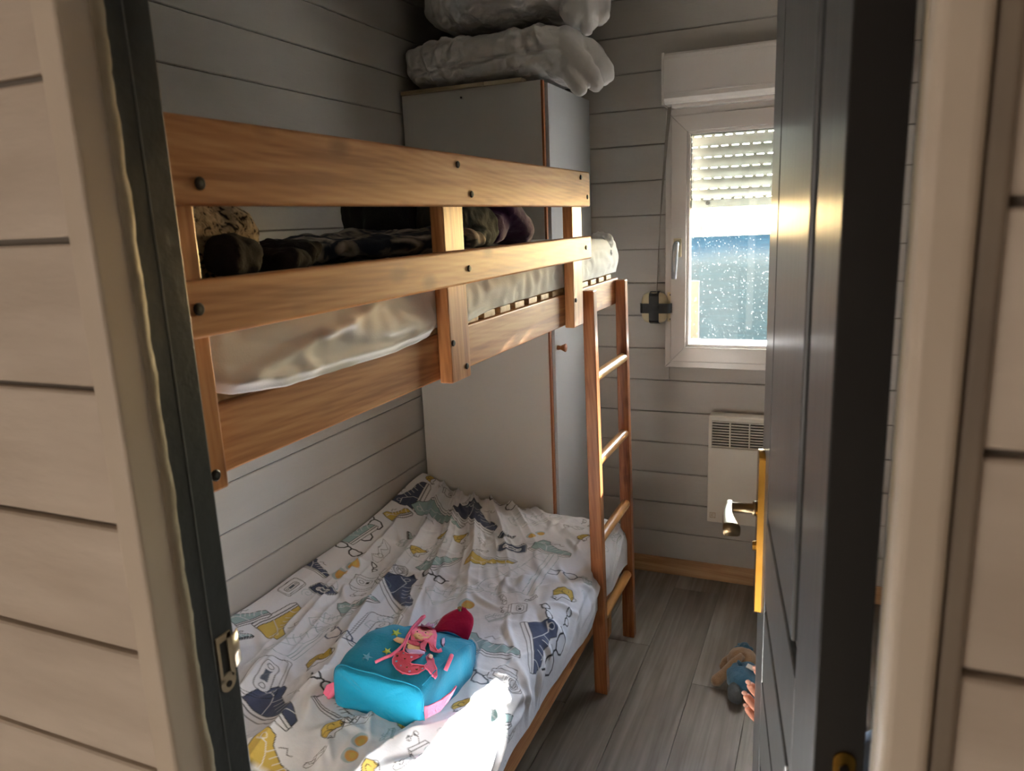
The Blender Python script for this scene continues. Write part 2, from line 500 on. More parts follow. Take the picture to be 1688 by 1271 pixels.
# ------------------------------------------------------------------ the setting
XL, XR, YB, YP, YC = -1.4525, 0.75, 2.921, 0.53, 0.443     # left wall, right wall, back wall, partition (room face, corridor face)
PITCH, Z0 = 0.13, 0.0563                                   # board joints lie at Z0 + k * PITCH
CEIL = 2.42
JL, JR = -0.552, 0.038                                     # doorway, between the stops
GAP = 0.0024
def rows(top=CEIL):
    z = [0.0] + [Z0 + k * PITCH for k in range(0, 19)]
    z = [v for v in z if v < top - 0.02] + [top]
    return list(zip(z, z[1:]))

def struct(name, bm, mat, **k):
    return meta(obj(name, bm, mat, **k), kind='structure')

floor = struct('floor', box(B(), -2.3, 1.7, -2.5, YB + 0.1, -0.06, -0.004), 'dark_void', org=(0, 0, 0))
fx = -2.295
k = 0
while fx < 1.69:
    w = 0.176
    off = [0.35, -0.25, 0.72, 0.1, 0.55][k % 5]
    y = -2.49 + off - 0.9
    if -1.5 < fx + w and fx < 0.8:
        ys = []
        yy = 2.80 - [0.0, 0.62, 0.25, 0.85, 0.45][k % 5] + (0.0 if k % 5 else 0.0)
        while yy > -2.49: yy -= 1.15
        ys = [-2.49]
        while yy < YB:
            if yy > -2.4: ys.append(yy)
            yy += 1.15
        ys.append(YB)
    else:
        ys = [-2.49, -1.2, 0.1, YC]
    for a_, b_ in zip(ys, ys[1:]):
        if b_ - a_ > 0.02:
            plank(floor, 1, fx, fx + w - 0.0012, a_, b_ - 0.0012, -0.004, 0.0, 'laminate', 0.0008)
    fx += w; k += 1

struct('ceiling', box(B(), -2.3, 1.7, -2.5, YB + 0.1, CEIL, CEIL + 0.06), 'ceiling')

wall_left = struct('wall_left', box(B(), XL - 0.09, XL - 0.012, YC + 0.012, YB + 0.0115, 0, CEIL), 'groove', org=(XL, 1.7, 0))
for a_, b_ in rows():
    plank(wall_left, 1, XL - 0.012, XL, YP, YB, a_, b_ - GAP, 'room_paint')
wall_right = struct('wall_right', box(B(), XR + 0.012, XR + 0.09, YC + 0.012, YB + 0.0115, 0, CEIL), 'groove', org=(XR, 1.7, 0))
for a_, b_ in rows():
    plank(wall_right, 1, XR, XR + 0.012, YP, YB, a_, b_ - GAP, 'room_paint')

# back wall with the window opening
WX0, WX1, WZ0, WZ1 = -0.585, 0.170, 0.905, 1.86
bw = B()
box(bw, XL - 0.09, WX0, YB + 0.012, YB + 0.1, 0, CEIL); box(bw, WX1, XR + 0.09, YB + 0.012, YB + 0.1, 0, CEIL)
box(bw, WX0, WX1, YB + 0.012, YB + 0.1, 0, WZ0); box(bw, WX0, WX1, YB + 0.012, YB + 0.1, WZ1, CEIL)
wall_back = struct('wall_back', bw, 'groove', org=(-0.35, YB, 0))
for a_, b_ in rows():
    b2 = b_ - GAP
    if b_ <= WZ0 + 0.01 or a_ >= WZ1 - 0.01:
        plank(wall_back, 0, XL, XR, YB, YB + 0.012, a_, b2, 'room_paint')
    else:
        plank(wall_back, 0, XL, WX0, YB, YB + 0.012, a_, b2, 'room_paint')
        plank(wall_back, 0, WX1, XR, YB, YB + 0.012, a_, b2, 'room_paint')
        if a_ < WZ0: plank(wall_back, 0, WX0, WX1, YB, YB + 0.012, a_, WZ0, 'room_paint')
        if b2 > WZ1: plank(wall_back, 0, WX0, WX1, YB, YB + 0.012, WZ1, b2, 'room_paint')

# partition between corridor and bedroom: boards on both faces
TRW = 0.028
pf = B()
box(pf, -2.3, JL - TRW + 0.002, YC + 0.012, YP - 0.012, 0, CEIL)
box(pf, JR + TRW - 0.002, 1.7, YC + 0.012, YP - 0.012, 0, CEIL)
box(pf, JL - TRW + 0.002, JR + TRW - 0.002, YC + 0.012, YP - 0.012, 2.08, CEIL)
wall_front = struct('wall_front', pf, 'groove', org=(0, YC, 0))
for a_, b_ in rows():
    b2 = b_ - 0.0058
    if b_ > 2.11:
        plank(wall_front, 0, -2.3, 1.7, YC, YC + 0.012, max(a_, 2.06), b2, 'corridor_paint', 0.002)
        plank(wall_front, 0, XL, XR, YP - 0.012, YP, max(a_, 2.06), b_ - GAP, 'room_paint')
    else:
        plank(wall_front, 0, -2.3, JL - TRW, YC, YC + 0.012, a_, b2, 'corridor_paint', 0.002)
        plank(wall_front, 0, JR + TRW, 1.7, YC, YC + 0.012, a_, b2, 'corridor_paint', 0.002)
        plank(wall_front, 0, XL, JL - 0.045, YP - 0.012, YP, a_, b_ - GAP, 'room_paint')
        plank(wall_front, 0, JR + 0.045, XR, YP - 0.012, YP, a_, b_ - GAP, 'room_paint')
# the corridor's other walls, out of the picture
struct('wall_corridor_end', box(B(), -2.36, -2.3, -2.5, YC + 0.02, 0, CEIL), 'corridor_paint')
struct('wall_corridor_side', box(B(), 1.7, 1.76, -2.5, YC + 0.02, 0, CEIL), 'corridor_paint')
struct('wall_corridor_rear', box(B(), -2.36, 1.76, -2.56, -2.5, 0, CEIL), 'corridor_paint')

# door trim battens, caulk beads, dark jambs with a rebate
trim_1 = struct('trim_1', box(B(), JL - TRW, JL, 0.430, 0.464, 0, 2.06, 0.004, 3), 'trim_paint')
trim_2 = struct('trim_2', box(B(), JR, JR + TRW - 0.002, 0.430, 0.464, 0, 2.06, 0.006, 3), 'trim_paint')
trim_3 = struct('trim_3', box(B(), JL - TRW, JR + TRW, 0.430, 0.464, 2.06, 2.09, 0.004, 2), 'trim_paint')
trim_4 = struct('trim_4', box(B(), JR + TRW - 0.001, JR + TRW + 0.011, 0.4375, 0.4445, 0, 2.06, 0.003, 2), 'shadow_dirt_band')
def bead(x, y, sgn, seed):
    bm = B()
    n = 260
    prev = None
    for i in range(n + 1):
        z = 2.05 * i / n
        w = 0.0115 + 0.0035 * nz((seed, 0, z * 26)) + 0.002 * nz((seed, 5, z * 90))
        w2 = 0.0011 + 0.0006 * nz((seed, 9, z * 40))
        ring = [bm.verts.new((x - sgn * 0.003, y - 0.006, z)), bm.verts.new((x + sgn * w2, y - 0.003, z)),
                bm.verts.new((x + sgn * w2 * 0.8, y + w * 0.6, z)), bm.verts.new((x - sgn * 0.003, y + w, z))]
        if prev:
            for k in range(4):
                bm.faces.new((prev[k], prev[(k + 1) % 4], ring[(k + 1) % 4], ring[k]))
        prev = ring
    return bm
jamb = struct('trim_5', box(box(B(), JL - 0.046, JL, 0.464, 0.4935, 0, 2.06, 0.0012, 1), JL - 0.046, JL - 0.010, 0.4935, YP + 0.001, 0, 2.06, 0.002, 2), 'jamb_paint', org=(JL, 0.5, 0))
jamb_r = struct('trim_6', box(box(B(), JR, JR + 0.046, 0.464, 0.4935, 0, 2.06, 0.0012, 1), JR + 0.010, JR + 0.046, 0.4935, YP + 0.001, 0, 2.06, 0.002, 2), 'jamb_paint', org=(JR, 0.5, 0))
struct('trim_7', box(B(), JL, JR, 0.464, YP, 2.03, 2.06, 0.001, 1), 'jamb_paint')
obj('caulk_bead', bead(JL, 0.466, 1, 1.3), 'caulk', trim_1, smooth=True)
obj('caulk_bead', bead(JR, 0.466, -1, 4.1), 'caulk', trim_2, smooth=True)
# pale worn edge where the paint has rubbed off the stop
obj('worn_edge', box(B(), JL - 0.0006, JL + 0.0004, 0.4925, 0.4937, 0, 1.72), plain('worn_edge', '7d8080', 0.5, '585c5e', 30), jamb)

baseboard_back = struct('baseboard_back', box(B(), -0.9, XR, YB - 0.012, YB, 0, 0.072, 0.003), 'oak_x')
struct('baseboard_right', box(B(), XR - 0.012, XR, YP + 0.01, YB - 0.013, 0, 0.072, 0.003), 'pine_y')

# ------------------------------------------------------------------ door (opened into the room)
DA = math.radians(8.4)
DD = Vector((-math.sin(DA), math.cos(DA), 0))          # hinge -> latch along the leaf
DN = Vector((-math.cos(DA), -math.sin(DA), 0))         # out of the corridor-side face
DO = Vector((0.003, 0.545, 0))
DT = 0.036
def dp(u, n, z):
    return DO + DD * u + DN * n + Vector((0, 0, z))
def dbox(bm, u0, u1, n0, n1, z0, z1, bev=0.0, seg=1):
    vs = [bm.verts.new(dp(u, n, z)) for u in (u0, u1) for n in (n0, n1) for z in (z0, z1)]
    fs = [(0, 1, 3, 2), (4, 6, 7, 5), (0, 4, 5, 1), (2, 3, 7, 6), (0, 2, 6, 4), (1, 5, 7, 3)]
    faces = [bm.faces.new([vs[i] for i in f]) for f in fs]
    if bev:
        bmesh.ops.bevel(bm, geom=list({e for f in faces for e in f.edges}), offset=bev, segments=seg, profile=0.5, affect='EDGES')
    return bm
DW = 0.62
door = B()
dbox(door, 0, DW, -DT + 0.007, -0.007, 0.012, 2.02)
door_1 = meta(obj('door_1', door, 'door_paint', org=dp(0, 0, 0)), kind='structure')
obj('stile', dbox(B(), 0, 0.125, -0.007, 0, 0.012, 2.02, 0.0015), 'door_paint', door_1)
obj('stile', dbox(B(), 0.495, DW, -0.007, 0, 0.012, 2.02, 0.0015), 'door_paint', door_1)
for z0, z1 in ((0.012, 0.13), (0.69, 0.806), (0.944, 1.056), (1.93, 2.02)):
    obj('rail', dbox(B(), 0.125, 0.495, -0.007, 0, z0, z1, 0.0015), 'door_paint', door_1)
for z0, z1 in ((0.13, 0.69), (0.806, 0.944), (1.056, 1.93)):
    obj('panel', dbox(B(), 0.164, 0.480, -0.007, 0.0005, z0 + 0.014, z1 - 0.014, 0.003, 2), 'door_paint', door_1)
obj('back_skin', dbox(B(), 0, DW, -DT, -DT + 0.007, 0.012, 2.02, 0.001), 'door_paint', door_1)
obj('hinge_edge', dbox(B(), -0.0015, 0.004, -DT, -0.0005, 0.012, 2.02, 0.0008), plain('edge_paint', '211e1c', 0.6, '262321', 8), door_1)
# brass hinge leaf on the hinge edge
hb = B()
def leaf_pt(a, z):
    return dp(-0.0035, -0.022 + a, z)
outl = [(-0.008, 1.00), (0.008, 1.00), (0.008, 1.072)] + [(0.008 * math.cos(t), 1.072 + 0.008 * math.sin(t)) for t in [PI * i / 10 for i in range(1, 10)]] + [(-0.008, 1.072)]
f1 = [hb.verts.new(leaf_pt(a, z)) for a, z in outl]
f2 = [hb.verts.new(leaf_pt(a, z) + DD * 0.003) for a, z in outl]
hb.faces.new(f1); hb.faces.new(f2[::-1])
for i in range(len(outl)):
    j = (i + 1) % len(outl); hb.faces.new((f1[i], f1[j], f2[j], f2[i]))
hinge = obj('hinge_leaf', hb, 'brass', door_1)
obj('screw', tube(B(), [dp(-0.0045, -0.022, 1.066), dp(-0.001, -0.022, 1.066)], 0.0036, 12), 'bolt', hinge)
# handle: long plate, lever, key cylinder
PU = 0.575
pb = B()
pz0, pz1, pw = 0.885, 1.128, 0.019
oy = [(-pw, pz0), (pw, pz0), (pw, pz1)] + [(pw * math.cos(t), pz1 + 0.010 * math.sin(t)) for t in [PI * i / 10 for i in range(1, 10)]] + [(-pw, pz1)]
f1 = [pb.verts.new(dp(PU + a, 0.009, z)) for a, z in oy]
f2 = [pb.verts.new(dp(PU + a * 1.12, 0.0, z)) for a, z in oy]
pb.faces.new(f1); pb.faces.new(f2[::-1])
for i in range(len(oy)):
    j = (i + 1) % len(oy); pb.faces.new((f1[i], f1[j], f2[j], f2[i]))
plate = obj('handle_plate', pb, 'brass', door_1, label='tall brass backplate of the door handle')
lv = B()
tube(lv, [dp(PU, 0.008, 1.045), dp(PU, 0.015, 1.045), dp(PU, 0.0155, 1.045), dp(PU, 0.046, 1.045), dp(PU, 0.052, 1.045)], [0.0115, 0.0115, 0.0078, 0.0078, 0.007], 16)
lever = obj('lever', lv, 'brass_dark', door_1, smooth=True)
lv = B()
prev = None
for i in range(13):
    t = i / 12
    u = PU + 0.010 - 0.110 * t
    hw = 0.0070 + 0.0020 * t ** 1.6           # half height
    th = 0.0050 + 0.0068 * t ** 1.3           # half thickness
    nn = 0.048 + 0.004 * math.sin(t * PI)
    zz = 1.046 + 0.004 * t
    ring = [lv.verts.new(dp(u, nn + th * math.copysign(abs(math.cos(a)) ** 0.45, math.cos(a)), zz + hw * math.copysign(abs(math.sin(a)) ** 0.45, math.sin(a)))) for a in [2 * PI * k / 16 for k in range(16)]]
    if prev:
        for k in range(16):
            lv.faces.new((prev[k], prev[(k + 1) % 16], ring[(k + 1) % 16], ring[k]))
    else:
        lv.faces.new(ring)
    prev = ring
lv.faces.new(prev[::-1])
obj('lever_grip', lv, 'brass_dark', door_1, smooth=True)
obj('key_cylinder', tube(B(), [dp(PU, 0.008, 0.985), dp(PU, 0.014, 0.985)], [0.008, 0.007], 14), 'brass', door_1)

# strike plate on the rebate of the dark jamb
XS = JL - 0.010
sp = B()
box(sp, XS, XS + 0.002, 0.5045, 0.5085, 1.030, 1.074)
box(sp, XS, XS + 0.002, 0.519, 0.525, 1.030, 1.080)
box(sp, XS, XS + 0.002, 0.5045, 0.525, 1.073, 1.081, 0.0006, 1)
tube(sp, [(XS, 0.514, 1.027), (XS + 0.002, 0.514, 1.027)], 0.0105, 20)
sp2 = B()
prev = None
for i in range(7):
    t = i / 6
    y = 0.524 + 0.017 * t
    x = XS + 0.0015 - 0.006 * t * t
    ring = [sp2.verts.new((x, y, 1.036)), sp2.verts.new((x, y, 1.073)), sp2.verts.new((x - 0.002, y, 1.073)), sp2.verts.new((x - 0.002, y, 1.036))]
    if prev:
        for k in range(4): sp2.faces.new((prev[k], prev[(k + 1) % 4], ring[(k + 1) % 4], ring[k]))
    else: sp2.faces.new(ring[::-1])
    prev = ring
sp2.faces.new(prev)
strike = thing('strike_plate', (XS, 0.515, 1.05), 'brass strike plate with curved lip screwed to the dark door jamb', 'strike plate')
obj('plate', sp, 'nickel', strike)
obj('lip', sp2, 'nickel', strike, smooth=True)
obj('screw', tube(B(), [(XS, 0.514, 1.025), (XS + 0.0032, 0.514, 1.025)], 0.0035, 12), 'bolt', strike)
obj('bolt_hole', box(B(), XS - 0.0006, XS + 0.0006, 0.508, 0.5195, 1.036, 1.074), 'gasket', strike)

# ------------------------------------------------------------------ window, shutter, strap winder
win = thing('window_1', (-0.25, YB, 0.9), kind='structure')
FX0, FX1, FZ0, FZ1 = -0.601, 0.186, 0.892, 1.862
YF = YB - 0.012
fr = 0.05
def frame_part(nm, x0, x1, z0, z1, y0, y1, bev=0.003):
    return boxo(nm, x0, x1, y0, y1, z0, z1, 'pvc', win, bev, 2)
def mitred(nm, x0, x1, z0, z1, w, y0, y1, mat='pvc', bev=0.0025):
    """Four mitred bars round a rectangle, each a part."""
    for a in range(4):
        q = [(x0, z0), (x1, z0), (x1, z1), (x0, z1)]
        r = [(x0 + w, z0 + w), (x1 - w, z0 + w), (x1 - w, z1 - w), (x0 + w, z1 - w)]
        b = (a + 1) % 4
        poly = [q[a], q[b], r[b], r[a]]
        cx = sum(p[0] for p in poly) / 4; cz = sum(p[1] for p in poly) / 4
        bm = B()
        v0 = [bm.verts.new((p[0], y0, p[1])) for p in poly]; v1 = [bm.verts.new((p[0], y1, p[1])) for p in poly]
        fs = [bm.faces.new(v0), bm.faces.new(v1[::-1])]
        for i in range(4): fs.append(bm.faces.new((v0[i], v0[(i + 1) % 4], v1[(i + 1) % 4], v1[i])))
        if bev: bmesh.ops.bevel(bm, geom=list({e for f in fs for e in f.edges}), offset=bev, segments=2, profile=0.5, affect='EDGES')
        obj(nm, bm, mat, win)
mitred('frame_bar', FX0, FX1, FZ0, FZ1, 0.03, YF, YB + 0.06)
for SX0, SX1 in ((-0.578, 0.163),):
    SZ0, SZ1 = 0.918, 1.838
    mitred('sash_bar', SX0, SX1, SZ0, SZ1, 0.058, YF - 0.010, YB + 0.04)
    GX0, GX1, GZ0, GZ1 = SX0 + 0.056, SX1 - 0.056, SZ0 + 0.056, SZ1 - 0.056
    mitred('glazing_bead', GX0, GX1, GZ0, GZ1, 0.013, YF + 0.002, YB + 0.02, 'pvc', 0.004)
    mitred('glazing_gasket', GX0 + 0.011, GX1 - 0.011, GZ0 + 0.011, GZ1 - 0.011, 0.0035, YB + 0.006, YB + 0.02, 'gasket', 0)
    obj('pane', box(B(), GX0 + 0.008, GX1 - 0.008, YB + 0.012, YB + 0.016, GZ0 + 0.008, GZ1 - 0.008), 'glass', win)
hd = B()
boxo('handle_rosette', -0.566, -0.536, YF - 0.018, YF - 0.010, 1.325, 1.395, 'cream_plastic', win, 0.002)
tube(hd, [(-0.551, YF - 0.016, 1.375), (-0.551, YF - 0.042, 1.375), (-0.551, YF - 0.052, 1.368), (-0.552, YF - 0.054, 1.34), (-0.555, YF - 0.052, 1.29), (-0.557, YF - 0.050, 1.245)], [0.011, 0.010, 0.0115, 0.0115, 0.0115, 0.010], 14)
obj('handle', hd, plain('handle_metal', 'c3c4c8', 0.25, 'cfd0d4', metal=0.6), win, smooth=True, label='white lever handle of the window')
boxo('cill_ledge', -0.56, 0.15, YB + 0.07, YB + 0.2, 0.955, 0.975, 'pvc', win, 0.002)
boxo('shutter_guide', -0.545, -0.522, YB + 0.062, YB + 0.09, 0.97, 1.86, 'pvc', win, 0.002)
boxo('shutter_guide', 0.107, 0.130, YB + 0.062, YB + 0.09, 0.97, 1.86, 'pvc', win, 0.002)

shut = thing('roller_shutter', (-0.25, YB, 1.8), 'white roller shutter box over the window with half lowered slatted curtain', 'shutter')
bx = B()
prof = [(YB, 1.872), (YB - 0.075, 1.872), (YB - 0.090, 1.878), (YB - 0.096, 1.890), (YB - 0.096, 2.034), (YB - 0.090, 2.042), (YB, 2.042)]
va = [bx.verts.new((-0.592, y, z)) for y, z in prof]; vb = [bx.verts.new((0.190, y, z)) for y, z in prof]
bx.faces.new(va); bx.faces.new(vb[::-1])
for i in range(len(prof)):
    j = (i + 1) % len(prof); bx.faces.new((va[i], va[j], vb[j], vb[i]))
obj('shutter_box', bx, 'pvc', shut)
boxo('box_ridge', -0.590, 0.190, YB - 0.0985, YB - 0.094, 1.905, 1.909, 'pvc', shut, 0.001)
boxo('box_ridge', -0.590, 0.190, YB - 0.0985, YB - 0.094, 2.022, 2.026, 'pvc', shut, 0.001)
boxo('end_cap', -0.600, -0.591, YB - 0.098, YB, 1.868, 2.046, 'pvc', shut, 0.003)
boxo('under_strip', -0.57, 0.185, YB - 0.06, YB, 1.861, 1.873, 'pvc', shut, 0.002)
sp_ = 0.0385
ysh = YB + 0.076
zb = 1.503
boxo('bottom_bar', -0.535, 0.120, ysh - 0.006, ysh + 0.006, zb, zb + 0.032, plain('bar_grey', '6f7068', 0.4, '777870'), shut, 0.002)
obj('stop', tube(B(), [(-0.455, ysh - 0.005, zb + 0.018), (-0.455, ysh - 0.016, zb + 0.018)], 0.0075, 14), 'gasket', shut, label='grey rubber stop on the bottom bar')
nsl = 9
for i in range(nsl):
    z = zb + 0.034 + i * sp_
    bm = B(); prev = None
    for k in range(9):
        t = k / 8
        zz = z + 0.0002 + (sp_ - 0.0032) * t
        yy = ysh - 0.0045 * math.sin(PI * t) - 0.0012
        ring = [bm.verts.new((-0.535, yy, zz)), bm.verts.new((0.120, yy, zz)), bm.verts.new((0.120, ysh + 0.004 * math.sin(PI * t) + 0.0012, zz)), bm.verts.new((-0.535, ysh + 0.004 * math.sin(PI * t) + 0.0012, zz))]
        if prev:
            for q in range(4): bm.faces.new((prev[q], prev[(q + 1) % 4], ring[(q + 1) % 4], ring[q]))
        else: bm.faces.new(ring[::-1])
        prev = ring
    bm.faces.new(prev)
    obj('slat', bm, 'slat', shut)
    # hooked joint with light slots
    jb = B()
    x = -0.535 + (0.012 if i % 2 else 0.026)
    box(jb, -0.535, x, ysh - 0.001, ysh + 0.001, z - 0.004, z + 0.004)
    while x < 0.115:
        box(jb, x + 0.024, min(x + 0.038, 0.120), ysh - 0.001, ysh + 0.001, z - 0.004, z + 0.004)
        x += 0.038
    meta(obj('joint_web', jb, 'slat', shut), kind='stuff')

wd = thing('strap_winder', (-0.64, YB - 0.02, 1.07), 'beige shutter strap winder with a black tape cross on the boarded wall', 'strap winder')
cb = B()
superell(cb, (-0.640, YB - 0.020, 1.130), (0.052, 0.020, 0.060), 0.55, 0.9, 28, 16)
obj('winder_body', cb, 'cream_plastic', wd, smooth=True)
boxo('mounting_plate', -0.592, -0.568, YB - 0.016, YB - 0.001, 1.075, 1.190, 'cream_plastic', wd, 0.002)
for zz in (1.180, 1.085):
    obj('screw', tube(B(), [(-0.578, YB - 0.0155, zz), (-0.578, YB - 0.019, zz)], 0.004, 10), 'bolt', wd)
def tape_bm(h):
    bm = B(); prev = None
    for i in range(17):
        t = -1 + 2 * i / 16
        d = 0.0415 if abs(t) < 0.8 else 0.0415 - 0.030 * ((abs(t) - 0.8) / 0.2) ** 1.6
        jit = 0.0012 * nz((t * 5, h, 0))
        if h:
            ring = [(-0.634 + 0.066 * t, YB - d + jit, 1.110), (-0.634 + 0.066 * t, YB - d + jit, 1.148)]
        else:
            ring = [(-0.658, YB - d - 0.001 + jit, 1.130 + 0.064 * t), (-0.620, YB - d - 0.001 + jit, 1.130 + 0.064 * t)]
        ring = [bm.verts.new(p) for p in ring] + [bm.verts.new((p[0], p[1] + 0.003, p[2])) for p in ring[::-1]]
        if prev:
            for q in range(4): bm.faces.new((prev[q], prev[(q + 1) % 4], ring[(q + 1) % 4], ring[q]))
        else: bm.faces.new(ring[::-1])
        prev = ring
    bm.faces.new(prev)
    return bm
obj('tape_strip', tape_bm(1), 'tape', wd); obj('tape_strip', tape_bm(0), 'tape', wd)
sb = B(); prev = None
for i in range(25):
    t = i / 24
    c = Vector((-0.579 - 0.052 * t - 0.006 * math.sin(PI * t), YB - 0.048 + 0.026 * t, 1.866 - 0.676 * t))
    an = 0.35 + 1.15 * min(1, t * 1.3)
    d = Vector((math.cos(an), -math.sin(an), 0)) * 0.0075
    n_ = Vector((math.sin(an), math.cos(an), 0)) * 0.0006
    ring = [sb.verts.new(c - d - n_), sb.verts.new(c + d - n_), sb.verts.new(c + d + n_), sb.verts.new(c - d + n_)]
    if prev:
        for q in range(4): sb.faces.new((prev[q], prev[(q + 1) % 4], ring[(q + 1) % 4], ring[q]))
    prev = ring
obj('strap', sb, 'strap', wd)

# outside: fence with shade net, ground
meta(obj('ground', box(B(), -8, 8, YB + 0.12, 14, -0.35, -0.25), 'ground'), kind='structure')
YN = 4.8
fn_ = thing('garden_fence', (-0.4, YN, -0.25), 'blue green shade net fence on wooden posts outside the window', 'fence')
nb = B(); nxs = 60
prev = None
for i in range(nxs + 1):
    x = -2.6 + 4.6 * i / nxs
    col_ = []
    for j in range(9):
        z = -0.24 + 1.59 * j / 8
        zt = z - (0.012 * abs(math.sin((x + 0.3) * 2.0)) if j == 8 else 0)
        col_.append(nb.verts.new((x, YN + 0.012 * math.sin(x * 7 + j) + 0.006 * nz((x * 6, j, 0)), zt)))
    if prev:
        for j in range(8): nb.faces.new((prev[j], col_[j], col_[j + 1], prev[j + 1]))
    prev = col_
no = obj('shade_net', nb, 'net', fn_, smooth=True)
sm = no.modifiers.new('thick', 'SOLIDIFY'); sm.thickness = 0.003
for px in (-2.5, -0.775, 0.9):
    boxo('post', px - 0.037, px + 0.037, YN + 0.03, YN + 0.10, -0.25, 1.462, 'post_wood', fn_, 0.004)
boxo('fence_rail', -2.6, 2.0, YN + 0.02, YN + 0.05, 0.965, 1.045, 'post_wood', fn_, 0.003)
boxo('fence_rail', -2.6, 2.0, YN + 0.02, YN + 0.05, 1.31, 1.345, 'post_wood', fn_, 0.003)
meta(boxo('timber_upright', -0.560, -0.517, 3.19, 3.202, -0.25, 1.208, 'orange_wood', None, 0.002), 'short orange timber upright standing just outside the window pane', 'timber')

# ------------------------------------------------------------------ heater
ht = thing('wall_heater', (-0.19, YB, 0.28), 'white electric convector heater with a slotted grille on the back wall', 'heater')
HX0, HX1, HZ0, HZ1, HY = -0.418, 0.03, 0.285, 0.722, YB - 0.078
hb_ = B()
box(hb_, HX0, HX1, HY, YB - 0.012, HZ0, 0.595, 0.004, 2)
obj('casing', hb_, 'heater_white', ht)
boxo('back_plate', HX0 + 0.01, HX1 - 0.01, YB - 0.014, YB, HZ0 + 0.04, HZ1 - 0.03, 'heater_white', ht, 0.002)
boxo('grille_void', HX0 + 0.006, HX1 - 0.006, HY + 0.014, YB - 0.013, 0.594, HZ1 - 0.012, 'dark_void', ht)
boxo('top_cap', HX0 + 0.001, HX1 - 0.001, HY - 0.001, YB - 0.012, HZ1 - 0.022, HZ1, 'heater_white', ht, 0.006, 3)
boxo('side_cheek', HX0 + 0.001, HX0 + 0.014, HY, YB - 0.012, 0.594, HZ1 - 0.018, 'heater_white', ht, 0.002)
boxo('side_cheek', HX1 - 0.014, HX1 - 0.001, HY, YB - 0.012, 0.594, HZ1 - 0.018, 'heater_white', ht, 0.002)
gz0, gz1 = 0.600, 0.698
for i in range(10):
    z = gz0 + (gz1 - gz0) * i / 9
    obj('grille_slat', box(B(), HX0 + 0.012, HX1 - 0.012, HY + 0.001, HY + 0.010, z - 0.0021, z + 0.0021, 0.0008, 1), 'heater_white', ht)
for i in range(1, 6):
    x = HX0 + 0.010 + 0.0715 * i
    boxo('grille_bar', x - 0.0024, x + 0.0024, HY, HY + 0.012, gz0 - 0.002, gz1 + 0.002, 'heater_white', ht, 0.0008, 1)
M['emblem'] = plain('emblem', 'a8895f', 0.5, 'b2946b', 30)
em = B()
ex, ez = HX0 + 0.022, HZ0 + 0.030
for a in ((ex - 0.011, ex + 0.011, ez - 0.011, ez - 0.009), (ex - 0.011, ex + 0.011, ez + 0.009, ez + 0.011), (ex - 0.011, ex - 0.009, ez - 0.011, ez + 0.011), (ex + 0.009, ex + 0.011, ez - 0.011, ez + 0.011),
          (ex - 0.0055, ex + 0.0055, ez + 0.004, ez + 0.0055), (ex - 0.0055, ex + 0.004, ez - 0.0008, ez + 0.0008), (ex - 0.0055, ex + 0.0055, ez - 0.0055, ez - 0.004), (ex - 0.0055, ex - 0.004, ez - 0.0055, ez + 0.0055)):
    box(em, a[0], a[1], HY - 0.0006, HY + 0.001, a[2], a[3])
obj('emblem', em, 'emblem', ht, label='small square tan emblem on the heater front')

# ------------------------------------------------------------------ wardrobe
YW = 2.432
wr = thing('wardrobe', (-1.17, 2.68, 0), 'tall white laminate wardrobe with brown edging in the far corner', 'wardrobe')
boxo('side_panel', -1.440, -0.914, YW, YW + 0.018, 0.0, 1.932, 'white_laminate', wr, 0.0015)
boxo('side_panel', -1.440, -0.914, YB - 0.024, YB - 0.004, 0.0, 1.932, 'white_laminate', wr, 0.0015)
boxo('edge_band', -0.914, -0.906, YW + 0.0005, YW + 0.0175, 0.0, 1.932, 'edge_wood', wr, 0.0008)
boxo('top_panel', -1.440, -0.914, YW + 0.019, YB - 0.025, 1.912, 1.931, 'white_laminate', wr, 0.001)
boxo('plinth', -1.43, -0.93, YW + 0.019, YB - 0.025, 0.0, 0.06, 'white_laminate', wr)
boxo('back_panel', -1.442, -1.432, YW + 0.019, YB - 0.025, 0.06, 1.91, 'white_laminate', wr)
dr = boxo('door', -0.914, -0.896, YW + 0.022, YB - 0.008, 0.065, 1.925, plain('bluish_laminate', 'cfd2d6', 0.3, 'd4d7db', 2), wr, 0.0015)
kn = B()
tube(kn, [(-0.897, 2.478, 1.036), (-0.884, 2.478, 1.036), (-0.882, 2.478, 1.036), (-0.866, 2.478, 1.036), (-0.864, 2.478, 1.036)], [0.009, 0.007, 0.008, 0.0155, 0.0145], 18)
obj('knob', kn, M['edge_wood'], dr, smooth=True, label='flared orange wooden knob')
obj('dowel_cap', tube(B(), [(-1.205, YW + 0.001, 1.905), (-1.205, YW - 0.001, 1.905)], 0.0035, 10), 'bolt', wr)
lt = thing('wooden_lath', (-1.2, YW, 1.932), 'thin pale wooden lath lying on the wardrobe top under the quilts', 'lath')
boxo('lath', -1.437, -1.115, YW - 0.012, YW + 0.030, 1.9325, 1.9455, 'lath_x', lt, 0.0015)
boxo('lath', -1.113, -0.975, YW - 0.012, YW + 0.030, 1.9325, 1.9450, 'lath_x', lt, 0.0015)

